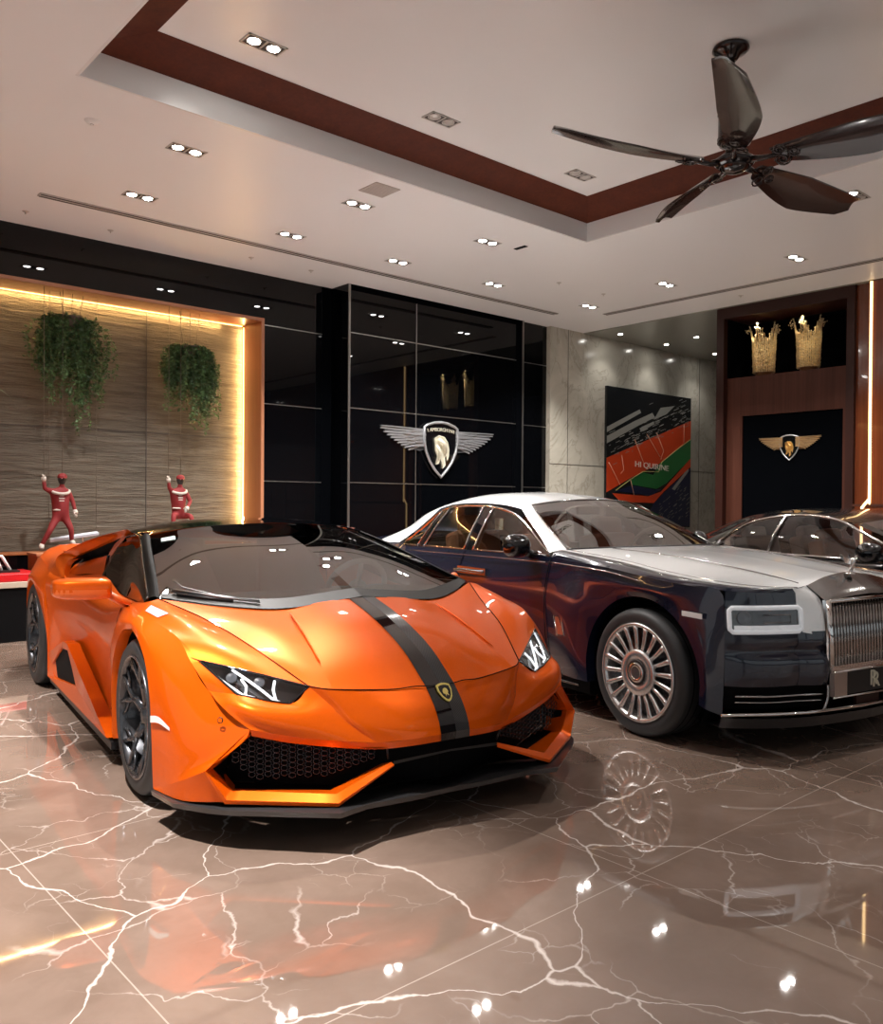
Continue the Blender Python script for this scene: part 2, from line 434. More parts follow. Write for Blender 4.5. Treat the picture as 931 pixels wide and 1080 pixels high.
    e = [(.40,1.01,.135),(.60,.98,.14),(.75,.895,.148),(.82,.832,.150),(1.08,.515,.160),(1.03,.38,.153),(1.03,.18,.148),(1.02,0,.147)]
    e2 = [(p[0]-.008, p[1]-.006, p[2]-.022) for p in e]
    inn2 = [(.36,.92,.15),(.55,.90,.155),(.70,.80,.160),(.78,.76,.162),(.98,.46,.168),(.90,.33,.16),(.90,.16,.16),(.90,0,.16)]
    s.patch(W([e, inn2]), 42, 2, lu=True, lv=True); s.patch(W([e, e2]), 42, 1, lu=True, lv=True)
    s.patch(W([e2, [(p[0]-.02, p[1]-.01, p[2]-.055) for p in inn2]]), 42, 2, lu=True, lv=True)
    s.build('front_splitter', M['carbon'], R)

    # ---------------- underbody and wheel wells (black)
    t = MB()
    t.bx(-3.45, .66, -.60, .60, .11, .24); t.bx(-2.25, -.46, -.90, .90, .10, .40)
    t.bx(-.46, .40, -.60, .60, .3, .62); t.bx(-3.4, -2.2, -.7, .7, .3, .85)
    for cx, r in ((0,.385),(-2.71,.41)):
        for sg in (1, -1):
            well(t, cx, sg*.62, .345, r, sg*.33)
    t.build('underbody', M['matte_black'], R)

    # ---------------- side sill, blade and intake
    q = MB()
    q.bx(-2.28, -.44, .86, .985, .085, .122); q.bx(-2.28, -.44, -.985, -.86, .085, .122)
    q.build2('side_skirt', M['satin_black'], R)
    q = MB()
    outer = [(-.48,.135),(-1.08,.30),(-1.57,.435),(-1.72,.43),(-2.30,.27),(-2.30,.12)]
    inner = [(-1.36,.222),(-1.46,.29),(-1.63,.387),(-1.83,.372),(-2.22,.20),(-2.10,.145)]
    for sg in (-1, 1):
        yo, yi, yb = sg*.998, sg*.985, sg*.93
        ro = [Vector((x, yo, z)) for x, z in outer]+[Vector((outer[0][0], yo, outer[0][1]))]
        ri = [Vector((x, yi, z)) for x, z in inner]+[Vector((inner[0][0], yi, inner[0][1]))]
        rb = [Vector((x, yb, z)) for x, z in outer]+[Vector((outer[0][0], yb, outer[0][1]))]
        rib = [Vector((x, yb, z)) for x, z in inner]+[Vector((inner[0][0], yb, inner[0][1]))]
        q.grid([ro, ri], sm=False); q.grid([ro, rb], sm=False); q.grid([ri, rib], sm=False)
    q.build2('sill_blade', M['orange'], R, bevel=.004)
    q = MB()
    for sg in (-1, 1):
        pts = [(x, sg*.975, z) for x, z in inner]
        q.add(pts, [tuple(range(6))])
    q.build2('side_intake', M['matte_black'], R)

    # ---------------- glass house
    wsB = [(.25,0,.836),(.235,.378,.800),(.10,.62,.812),(-.11,.845,.84)]
    wsM = [(-.36,0,1.035),(-.38,.32,1.015),(-.43,.58,.985),(-.55,.755,.965)]
    wsT = [(-.93,0,1.158),(-.94,.28,1.147),(-.96,.48,1.128),(-1.03,.655,1.09)]
    gl = MB(); gl.patch(W([wsB, wsM, wsT]), 20, 20)
    gl.build('windscreen', M['windscreen'], R)
    # black band at the glass base (cowl)
    cw = MB()
    cw.patch(W([[(p[0]+.004, p[1], p[2]+.003) for p in wsB], [(.16,0,.870),(.15,.37,.838),(.03,.60,.847),(-.15,.825,.858)]]), 20, 2, lv=True)
    cw.build('cowl', M['cowl'], R)
    # A pillars + cant rail
    pl = MB()
    ap = [(-.11,.845,.842),(-.33,.80,.905),(-.57,.755,.975),(-.80,.71,1.04),(-1.03,.66,1.096)]
    ap2 = [(-.20,.875,.832),(-.42,.835,.885),(-.66,.785,.955),(-.88,.735,1.02),(-1.08,.695,1.075)]
    pl.patch(W([ap, [(p[0]-.03, p[1]+.02, p[2]+.004) for p in ap], ap2]), 16, 4)
    pl.build2('windscreen_pillar', M['pillar_black'], R)
    rf = MB()
    r0 = [(-.93,0,1.16),(-.94,.28,1.149),(-.96,.48,1.13),(-1.03,.66,1.096),(-1.08,.70,1.075)]
    r1 = [(-1.15,0,1.178),(-1.16,.28,1.17),(-1.18,.48,1.152),(-1.2,.67,1.115),(-1.21,.705,1.098)]
    r2 = [(-1.45,0,1.178),(-1.45,.28,1.168),(-1.45,.48,1.148),(-1.45,.66,1.11),(-1.45,.70,1.09)]
    r3 = [(-2.2,0,1.10),(-2.2,.25,1.09),(-2.2,.42,1.07),(-2.2,.58,1.04),(-2.2,.62,1.02)]
    r4 = [(-3.1,0,.99),(-3.1,.25,.985),(-3.1,.42,.98),(-3.1,.55,.965),(-3.1,.62,.95)]
    rf.patch(W([r0, r1, r2, r3, r4]), 20, 24)
    rf.patch(W([[r2[4], r3[4], r4[4]], [(-1.55,.76,.97),(-2.3,.80,.95),(-3.1,.64,.945)]]), 16, 3)
    rf.build('roof', M['gloss_black'], R)
    sw = MB()
    sT = [(-.20,.875,.832),(-.66,.785,.955),(-1.08,.70,1.075),(-1.22,.70,1.085),(-1.33,.72,1.07)]
    sB = [(-.20,.872,.80),(-.50,.856,.765),(-.85,.842,.772),(-1.15,.838,.81),(-1.36,.838,.845)]
    sM = [(p+(0,0,0))[:3] for p in [((a[0]+c[0])/2, (a[1]+c[1])/2+.02, (a[2]+c[2])/2) for a, c in zip(sT, sB)]]
    sw.patch(W([sB, sM, sT]), 20, 6)
    sw.build2('side_window', M['dark_glass'], R)
    sr = MB()
    loop = sT+[(-1.45,.765,.99)]+[sB[-1]]
    sr.tube(W([catmull(sT, 20)])[0], .008, 6); sr.tube(mirp(W([catmull(sT, 20)])[0]), .008, 6)
    sr.tube(W([catmull(sB, 20)])[0], .006, 6); sr.tube(mirp(W([catmull(sB, 20)])[0]), .006, 6)
    rear = [(-1.33,.722,1.07),(-1.44,.77,.97),(-1.36,.845,.85)]
    sr.patch(W([rear, [(-1.30,.735,1.06),(-1.36,.78,.96),(-1.33,.842,.85)]]), 8, 1)
    sr.patch(W([rear, [(-1.45,.71,1.09),(-1.53,.765,.98),(-1.42,.83,.87)]]), 8, 1)
    sr.build2('window_frame', M['gloss_black'], R)
    # interior: tub, dash, seats, steering wheel
    it = MB()
    it.bx(-1.7, .1, -.70, .70, .35, .62)
    it.patch(W([[(.12,0,.80),(.08,.5,.79),(-.15,.78,.80)],[(-.15,0,.825),(-.2,.4,.825),(-.3,.74,.81)],[(-.35,0,.80),(-.38,.4,.80),(-.42,.72,.78)],[(-.42,0,.6),(-.42,.4,.6),(-.45,.72,.6)]]), 12, 10)
    it.bx(-1.75, -1.65, -.66, .66, .6, 1.0)
    it.build('cabin', M['interior'], R)
    for sg in (-1, 1):
        st = MB()
        st.patch([[(-1.05,sg*.36-.22,.50),(-1.02,sg*.36,.46),(-1.05,sg*.36+.22,.50)],[(-1.38,sg*.36-.23,.72),(-1.36,sg*.36,.70),(-1.38,sg*.36+.23,.72)],
                  [(-1.50,sg*.36-.17,.93),(-1.48,sg*.36,.94),(-1.50,sg*.36+.17,.93)],[(-1.56,sg*.36-.10,1.05),(-1.55,sg*.36,1.06),(-1.56,sg*.36+.10,1.05)]], 8, 12, both=False)
        st.box((-.85, sg*.36, .54), (.5,.46,.14)); st.box((-1.58, sg*.36, .85), (.08,.36,.4))
        st.build('seat', M['satin_black'], R, bevel=.02)
    sx = MB(); T = Matrix.Translation((-.50,.36,.80)) @ Matrix.Rotation(math.radians(-68), 4, 'Y')
    sx.tube([T@Vector((math.cos(a)*.165, math.sin(a)*.18, 0)) for a in [2*PI*i/28 for i in range(28)]], .016, 8, closed=True)
    for a in (0, PI, PI/2*3): sx.tube([T@Vector((0,0,-.01)), T@Vector((math.cos(a+PI/2)*.16, math.sin(a+PI/2)*.17, 0))], .014, 6)
    sx.lathe([(.0,.01),(.05,.008),(.055,-.02)], 16, T)
    sx.build('steering_wheel', M['steel'], R)
    # sun strip sticker on the windscreen
    stk = MB(); g0 = surf(W([wsB, wsM, wsT]), 20, 20)
    def wsp(u, v, off=.004):
        gi, gj = u*20, v*20; i, j = min(int(gi), 19), min(int(gj), 19); fi_, fj = gi-i, gj-j
        p = g0[j][i].lerp(g0[j][i+1], fi_).lerp(g0[j+1][i].lerp(g0[j+1][i+1], fi_), fj)
        n = gnorm(g0, j, i); n = n if n.z > 0 else -n
        return p+n*off
    stk.grid([[wsp(.78+.13*i/4, .90-.06*j/2) for i in range(5)] for j in range(3)])
    stk.build('windscreen_sticker', M['sticker'], R)
    # wipers
    wi = MB()
    def W1(p): return (p[0], p[1], p[2])
    wi.tube([wsp(.92,.07,.02), wsp(.70,.055,.02), wsp(.45,.03,.016)], [.009,.007,.003], 6)
    wi.tube([wsp(.90,.18,.03), wsp(.86,.11,.026), wsp(.68,.06,.022), wsp(.45,.04,.018)], .0035, 6)
    wi.build('wiper', M['steel'], R)
    wm = MB(); wm.tube([(wsp(.90,.04)+Vector((0,0,.01)))*1, wsp(.75,.045,.012), wsp(.60,.04,.01)], .008, 6)
    wm.build('wiper_arm', M['satin_black'], R)

    # ---------------- stripe (follows bonnet and nose surface; one half paler to stand for reflection)
    for (y0, y1, mm, nm) in ((-.068, 0.0, 'gloss_black', 'stripe'), (0.0, .068, 'carbon', 'stripe')):
        sb = MB()
        for rows in (hood0, noseC):
            cen = [r[0] for r in rows]; nxt = [r[1] for r in rows]
            gg = surf([[Vector((a[0], 0, a[2])), Vector(((a[0]+(c[0]-a[0])*.02), 0, a[2]))] for a, c in zip(cen, nxt)], 1, 24)
            full = surf([[(p[0], p[1], p[2]) for p in r] for r in rows], 40 if rows is hood0 else 60, 24)
            cols = []
            for j in range(25):
                row = full[j]; out = []
                for q_ in range(4):
                    y = abs(y0+(y1-y0)*q_/3)
                    i = next((i for i in range(len(row)-1) if row[i+1].y >= y), 0)
                    den = row[i+1].y-row[i].y; f = (y-row[i].y)/den if den else 0
                    p = row[i].lerp(row[i+1], f)
                    out.append(Vector((p.x+.0025, (y0+(y1-y0)*q_/3), p.z+.0025)))
                cols.append(out)
            sb.grid(cols)
        last = cols[-1]; sb.grid([last, [Vector((1.0545, p.y, .350)) for p in last]])
        so = sb.build(nm, M[mm], R)
        so['label'] = 'gloss black half of the bonnet stripe' if mm == 'gloss_black' else 'weave half of the bonnet stripe, reflection put in as paler colour'
    # emblem shield
    em = MB()
    sh = [(-.032,.036),(-.016,.043),(0,.045),(.016,.043),(.032,.036),(.033,.012),(.024,-.018),(.011,-.036),(0,-.042),(-.011,-.036),(-.024,-.018),(-.033,.012)]
    Tm = Matrix.Translation((.978,0,.517)) @ Matrix(((0,-.69,.725,0),(1,0,0,0),(0,.725,.69,0),(0,0,0,1)))
    em.prism(sh, .005, Tm); em.prism([(x*.78, y*.78) for x, y in sh], .006, Tm, mi=1)
    bull = [(-.014,.004),(-.008,.016),(.002,.02),(.010,.014),(.012,.002),(.007,-.006),(.009,-.018),(.003,-.010),(-.002,-.012),(-.006,-.020),(-.006,-.008),(-.013,-.006)]
    em.prism([(x*1.0, y*1.0) for x, y in bull], .0075, Tm)
    em.build('emblem', [M['emblem_gold'], M['gloss_black']], R)

    # ---------------- headlights
    for sg in (-1, 1):
        def S(p): return Vector((p[0], sg*p[1], p[2]))
        top = [(.502,.852,.651),(.585,.762,.632),(.69,.645,.602),(.80,.517,.567)]
        bot = [(.502,.852,.651),(.717,.771,.549),(.775,.68,.528),(.812,.598,.513)]
        def lp(u, v, d=0):
            tt = catmull(top, 30)[int(round(u*30))]; bb = catmull(bot, 30, True)[int(round(u*30))]
            p = Vector(tt).lerp(Vector(bb), v)
            n = Vector((.62,.30,.72)).normalized()
            return S(p-n*d)
        h = MB(); h.grid([[lp(i/30, j/4, .035) for i in range(31)] for j in range(5)])
        for vv in (0, 1): h.grid([[lp(i/30, vv, 0) for i in range(31)], [lp(i/30, vv, .035) for i in range(31)]])
        h.grid([[lp(1, j/4, 0) for j in range(5)], [lp(1, j/4, .035) for j in range(5)]])
        hl = h.build('headlight', M['gloss_black'], R)
        l = MB(); l.grid([[lp(i/30, j/4, .001) for i in range(31)] for j in range(5)])
        l.build('lens', M['lamp_glass'], hl)
        bz = MB(); bz.tube([lp(i/30, 0) for i in range(31)], .0045, 6); bz.tube([lp(i/30, 1) for i in range(31)], .0045, 6); bz.tube([lp(1, 0), lp(1, 1)], .0045, 6)
        bz.build('bezel', M['gloss_black'], hl)
        d = MB()
        def strip(path, w0):
            pts = [lp(u, v, .012) for u, v in path]
            d.tube(pts, w0, 6)
        strip([(.03,.5),(.2,.84),(.4,.90),(.53,.92)], .0042)
        strip([(.43,.32),(.45,.55),(.42,.88)], .0052)
        strip([(.38,.02),(.5,.30),(.63,.6),(.77,.88),(.88,.94)], .0055)
        strip([(.72,.05),(.75,.45),(.80,.93)], .0055)
        d.build('daytime_light', M['white_light'], hl)
        pr = MB()
        for (u_, v_) in ((.33,.30),(.60,.22)):
            c = lp(u_, v_, .02); rr = .021
            T = Matrix.Translation(c) @ Vector((.62, sg*.3, .55)).to_track_quat('Z', 'Y').to_matrix().to_4x4()
            pr.lathe([(rr,-.006),(rr,.004),(rr*.8,.003),(.0,.009)], 20, T)
        pr.build('projector', M['clear'], hl)

    # ---------------- mirrors
    for sg in (-1, 1):
        mm = MB()
        rows = []
        for y, s0 in ((.990,.0),(.992,.85),(1.03,.98),(1.10,1.0),(1.18,.95),(1.222,.78),(1.240,.45),(1.241,.0)):
            c = (-.47-.10*(y-.985), .872+.02*(y-1.1)); ring_ = []
            if sg > 0: y = .915+(y-.985)*.34; c = (c[0]-.16, c[1]-.03)      # far mirror folded in
            for i in range(17):
                a = 2*PI*i/16
                ca, sa = math.cos(a), math.sin(a); ca = math.copysign(abs(ca)**.6, ca); sa = math.copysign(abs(sa)**.6, sa)
                ring_.append((c[0]+ca*.080*s0, sg*y, c[1]-.005+sa*(.048 if sa > 0 else .052)*(s0 if s0 > .6 else s0*1.2)))
            rows.append(ring_)
        mo = None
        g1 = surf(rows, 32, 16); mm.grid(g1)
        mo = mm.build('wing_mirror', M['orange'], R)
        lo = MB(); low_r = [[(p[0], p[1], p[2]-.004) for p in r[8:17]] for r in rows]
        lo.grid(surf([[(q[0], q[1], q[2]) for q in r] for r in low_r], 12, 12)); lo.build('mirror_base', M['orange_matte'], mo)
        am = MB(); am.patch([[(-.40,sg*.90,.775),(-.42,sg*.96,.80),(-.45,sg*1.03,.842)],[(-.52,sg*.89,.775),(-.52,sg*.95,.795),(-.52,sg*1.03,.835)]], 8, 2, both=False)
        am.tube([(-.46,sg*.90,.775),(-.47,sg*1.02,.845)], .02, 8, flat=1.6)
        am.build('mirror_arm', M['orange_matte'], mo)
    # ---------------- panel gaps, labels, details
    pg = MB()
    def cl(p, r=.0022): cutline(pg, W([densify(p, 24)])[0], r)
    cl([(-.095,.86,.842),(.20,.735,.774),(.50,.637,.691),(.80,.517,.569)])
    cl([(.80,.517,.569),(.855,.44,.558),(.915,.22,.544),(.932,.12,.548),(.948,.06,.546),(.95,0,.546)])
    cl([(.502,.852,.653),(.42,.905,.668),(.30,.953,.66)], .0018)
    cl([(-.62,.928,.60),(-.64,.91,.42),(-.70,.93,.22)], .0025)
    cl([(-.50,.927,.757),(-.58,.93,.68),(-.62,.928,.60)], .0025)
    pg.build('panel_gap', M['matte_black'], R)
    cr = MB()
    cr.tube(W([densify([(.30,.385,.789),(.50,.405,.724),(.72,.428,.634)], 12)])[0], [.002]+[.0045]*11+[.001], 6)
    cr.tube(mirp(W([densify([(.30,.385,.788),(.50,.405,.722),(.72,.428,.632)], 12)])[0]), [.002]+[.0045]*11+[.001], 6)
    cr.build2('bonnet_crease', M['orange'], R)
    bl = MB(); gg = surf(W(ft), 14, 20)
    bl.grid([[gg[j][i]+Vector((0,-.001,.004)) for i in (8,9,10,11,12)] for j in (1,2,3,4,5)])
    bl.build2('fender_label', M['blue_label'], R)
    sm_ = MB(); sm_.patch(W([[(.395,1.013,.432),(.45,.995,.437),(.515,.970,.405)],[(.395,1.013,.405),(.45,.996,.412),(.515,.970,.393)]]), 6, 2)
    sm_.build2('side_marker', M['white_paint'], R)
    sn = MB()
    for sg in (-1, 1):
        T = Matrix.Translation((.722, sg*.838, .462)) @ Vector((.55, sg*.8, .1)).to_track_quat('Z', 'Y').to_matrix().to_4x4()
        sn.lathe([(.012,0),(.012,.004),(.009,.004)], 16, T)
    sn.build2('parking_sensor', M['satin_black'], R)

    # ---------------- wheels
    def lwheel(x, z, rt, rr, w, yo):
        T = wheel_mat(x, -yo, z); wh = None
        ty = MB(); build_tyre(ty, rt, rr, w, T)
        wh = ty.build('wheel', [M['rubber'], M['matte_black']], R)
        ri = MB()
        ri.lathe([(rr+.004,-.004),(rr+.004,.004),(rr-.006,.004),(rr-.012,-.006),(rr-.018,-.02),(rr-.022,-.15),(rr-.03,-.2)], 64, T)
        ri.lathe([(0,-.035),(.03,-.035),(.036,-.045),(.06,-.05),(.065,-.09),(0,-.09)], 32, T)
        for k_ in range(5):
            a = 2*PI*k_/5+.3
            def pt(r, da, h): return T @ Vector((math.cos(a+da)*r, math.sin(a+da)*r, h))
            ri.tube([pt(.05,0,-.06), pt(rr*.45,0,-.045), pt(rr*.55,0,-.035)], [.028,.020,.018], 8, flat=.7)
            for s_ in (-1, 1):
                ri.tube([pt(rr*.53,0,-.037), pt(rr*.72,s_*.16,-.022), pt(rr*.98,s_*.27,-.010)], [.014,.012,.013], 8, flat=.8)
            for s_ in (-1, 1):
                ri.tube([pt(rr*.70,s_*.16,-.026), pt(rr*.80,s_*.42,-.02), pt(rr*.97,s_*.50,-.014)], [.008,.007,.007], 6)
        ri.build('rim', M['dark_rim'], wh)
        br = MB(); br.lathe([(.06,-.12),(rr*.78,-.12),(rr*.78,-.135),(.06,-.135)], 48, T)
        br.build('brake_disc', M['steel'], wh)
        ca = MB()
        for q_ in range(6):
            a = 1.9+q_*.14; c = T @ Vector((math.cos(a)*rr*.66, math.sin(a)*rr*.66, -.115))
            ca.box(c, (.07,.06,.06), rot=(0, -a, 0))
        ca.build('brake_caliper', M['satin_black'], wh)
        return wh
    fw = lwheel(0, .34, .34, .265, .25, .985)
    rw = lwheel(-2.71, .357, .357, .272, .31, 1.03)
    for w_ in (fw, rw):
        c = w_.copy(); COL.objects.link(c); c.parent = R; c.scale = (1,-1,1)
        for ch in list(w_.children):
            d_ = ch.copy(); COL.objects.link(d_); d_.parent = c
    return R
def carbon_mat():
    m = mat('carbon_weave', (.03,.03,.03), .3, coat=.6, coat_r=.1)
    n, l, b = nt(m); v = coords(m)
    w1 = n.new('ShaderNodeTexWave'); w1.inputs['Scale'].default_value = 90; w1.bands_direction = 'DIAGONAL'
    l.new(v, w1.inputs['Vector']); setc(m, ramp(m, w1.outputs['Fac'], [(.3,(.008,.008,.009)),(.7,(.045,.043,.044))]))
    return m
M['carbon'] = carbon_mat()
# ================================================================ THE ROOM
def marble_floor():
    m = mat('marble_floor', (.3,.2,.15), .03, ior=2.35)
    n, l, b = nt(m); v = coords(m)
    def warp(vec, sc, amt, seed=0):
        t = n.new('ShaderNodeTexNoise'); t.inputs['Scale'].default_value = sc; t.inputs['Detail'].default_value = 5
        l.new(vec, t.inputs['Vector'])
        s = n.new('ShaderNodeVectorMath'); s.operation = 'SUBTRACT'; s.inputs[1].default_value = (.5,.5,.5); l.new(t.outputs['Color'], s.inputs[0])
        k = n.new('ShaderNodeVectorMath'); k.operation = 'SCALE'; k.inputs['Scale'].default_value = amt; l.new(s.outputs[0], k.inputs[0])
        a = n.new('ShaderNodeVectorMath'); a.operation = 'ADD'; l.new(vec, a.inputs[0]); l.new(k.outputs[0], a.inputs[1])
        return a.outputs[0]
    def vor(vec, sc, off):
        mp = n.new('ShaderNodeMapping'); mp.inputs['Location'].default_value = off; mp.inputs['Scale'].default_value = (1,1,0)
        l.new(vec, mp.inputs['Vector'])
        t = n.new('ShaderNodeTexVoronoi'); t.feature = 'DISTANCE_TO_EDGE'; t.inputs['Scale'].default_value = sc
        l.new(mp.outputs[0], t.inputs['Vector']); return t.outputs['Distance']
    w = warp(warp(v, 1.1, .55), 7, .07)
    w2 = warp(warp(v, 2.2, .40), 14, .05)
    d1 = vor(w, 1.0, (3.3,1.7,0)); d2 = vor(w2, 2.3, (8.1,4.4,0)); d3 = vor(w2, 6.5, (1.1,9.4,0))
    n1 = noise(m, v, 1.3, 2); n2 = noise(m, v, 3.1, 3)
    # vein masks of varying width
    wid = math_(m, 'MULTIPLY_ADD', n2, .026, -.0085)
    v1 = ramp(m, math_(m, 'DIVIDE', d1, math_(m, 'MAXIMUM', wid, .003)), [(.0,(1,1,1)),(.55,(.55,.55,.55)),(1.,(0,0,0))])
    v2 = ramp(m, math_(m, 'DIVIDE', d2, .009), [(.0,(.55,.55,.55)),(1.,(0,0,0))])
    v3 = ramp(m, math_(m, 'DIVIDE', d3, .018), [(.0,(.28,.28,.28)),(1.,(0,0,0))])
    k1 = ramp(m, n1, [(.47,(0,0,0)),(.56,(1,1,1))])
    n3 = noise(m, coords(m, (1,1,1), (0,0,.7)), 2.3, 2)
    k3 = ramp(m, n3, [(.56,(0,0,0)),(.64,(1,1,1))])
    v2m = math_(m, 'MULTIPLY', v2, k1); v3m = math_(m, 'MULTIPLY', v3, k3)
    veins = math_(m, 'MINIMUM', math_(m, 'ADD', math_(m, 'ADD', v1, v2m), v3m), 1.)
    base = ramp(m, noise(m, w, 1.8, 6, .6), [(.25,(.155,.104,.078)),(.5,(.205,.143,.111)),(.75,(.265,.188,.150))])
    col = mix(m, veins, base, (.66,.58,.53))
    # slab joints
    sx = n.new('ShaderNodeSeparateXYZ'); l.new(v, sx.inputs[0])
    def joint(c, o, s):
        f = math_(m, 'FRACT', math_(m, 'DIVIDE', math_(m, 'SUBTRACT', c, o), s))
        dd = math_(m, 'ABSOLUTE', math_(m, 'SUBTRACT', f, .5))
        return math_(m, 'GREATER_THAN', dd, .5-.0022/s)
    jt = math_(m, 'MAXIMUM', joint(sx.outputs[0], .88, 1.6), joint(sx.outputs[1], 1.74, 1.6))
    col = mix(m, math_(m, 'MULTIPLY', jt, .55), col, (.55,.47,.41))
    setc(m, col); return m
def stone_wall():
    m = mat('split_stone', (.3,.23,.16), .85)
    v = coords(m, (.55,1,7)); a = noise(m, v, 3.2, 8, .65, .4); b2 = noise(m, coords(m, (2,1,30)), 2.5, 4, .6)
    h = math_(m, 'ADD', math_(m, 'MULTIPLY', a, .75), math_(m, 'MULTIPLY', b2, .25))
    setc(m, ramp(m, h, [(.3,(.055,.047,.035)),(.5,(.115,.10,.077)),(.7,(.175,.155,.122))]))
    bump(m, h, .9, .06); return m
def wood(name, c0, c1, rough=.35, vert=True, sc=1., coat=.0):
    m = mat(name, c0, rough, coat=coat)
    v = coords(m, (22*sc,22*sc,.5) if vert else (.5,22,22)); a = noise(m, v, 1.6, 4, .6)
    w2 = noise(m, coords(m, (5*sc,5*sc,.25)), 1.5, 2)
    setc(m, ramp(m, math_(m, 'ADD', math_(m, 'MULTIPLY', a, .6), math_(m, 'MULTIPLY', w2, .4)), [(.3, c0), (.7, c1)])); return m
def pale_marble():
    m = mat('pale_marble', (.42,.40,.34), .16)
    v = coords(m); t = noise(m, v, .9, 8, .62, 1.2)
    c = ramp(m, t, [(.3,(.38,.36,.295)),(.5,(.50,.475,.40)),(.7,(.60,.575,.49))])
    vn = n_v = math_(m, 'ABSOLUTE', math_(m, 'SUBTRACT', noise(m, coords(m, (1,1,.6), (.2,.5,0)), 1.4, 7, .6, 1.5), .5))
    c = mix(m, ramp(m, vn, [(0.,(.45,.45,.45)),(.02,(0,0,0))]), c, (.24,.21,.16))
    setc(m, c); return m
M['floor'] = marble_floor(); M['stone'] = stone_wall(); M['pale_marble'] = pale_marble()
M['ceiling'] = mat('ceiling_paint', (.78,.785,.78), .42, spec=.4)
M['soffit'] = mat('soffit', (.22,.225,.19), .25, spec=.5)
M['ceiling_white'] = mat('ceiling_gloss', (.80,.80,.79), .25, spec=.5)
M['brown_ceiling'] = wood('brown_veneer', (.06,.010,.003), (.10,.019,.005), .6); nt(M['brown_ceiling'])[2].inputs['Specular IOR Level'].default_value = .2
M['walnut'] = wood('walnut_veneer', (.04,.012,.007), (.075,.025,.015), .45)
nt(M['walnut'])[2].inputs['Specular IOR Level'].default_value = .2
M['walnut_frame'] = mat('walnut_frame', (.025,.007,.0045), .4, spec=.3)
M['gloss_wood'] = wood('gloss_wood', (.10,.022,.008), (.19,.05,.018), .12, coat=.6)
M['niche_wood'] = wood('niche_wood', (.22,.065,.022), (.30,.10,.035), .35)
M['niche_trim'] = mat('niche_trim', (.36,.15,.075), .4)
M['black_glass'] = mat('black_glass', (.0015,.0018,.0025), .015, spec=.5, ior=1.38)
M['black_panel'] = mat('black_panel', (.0008,.0011,.0018), .85, spec=.02)
M['joint'] = mat('joint_metal', (.34,.33,.31), .3, metal=.9)
M['led_warm'] = mat('led_warm', (1,.7,.3), .5, emit=(1.,.52,.16), es=5)
M['led_strip'] = mat('led_strip', (1,.7,.3), .5, emit=(1.,.66,.30), es=2.6)
M['lamp_on'] = mat('lamp_on', (1,1,1), .5, emit=(1.,.96,.90), es=90)
M['lamp_ring'] = mat('lamp_ring', (.55,.53,.50), .35, metal=.3)
M['grille_grey'] = mat('slot_grey', (.06,.055,.05), .6)
M['slot_white'] = mat('slot_frame', (.45,.42,.39), .4)
M['plaster'] = mat('plaster', (.12,.10,.09), .7)
M['pillar_black'] = mat('pillar_black', (.004,.004,.004), .6, spec=.1)

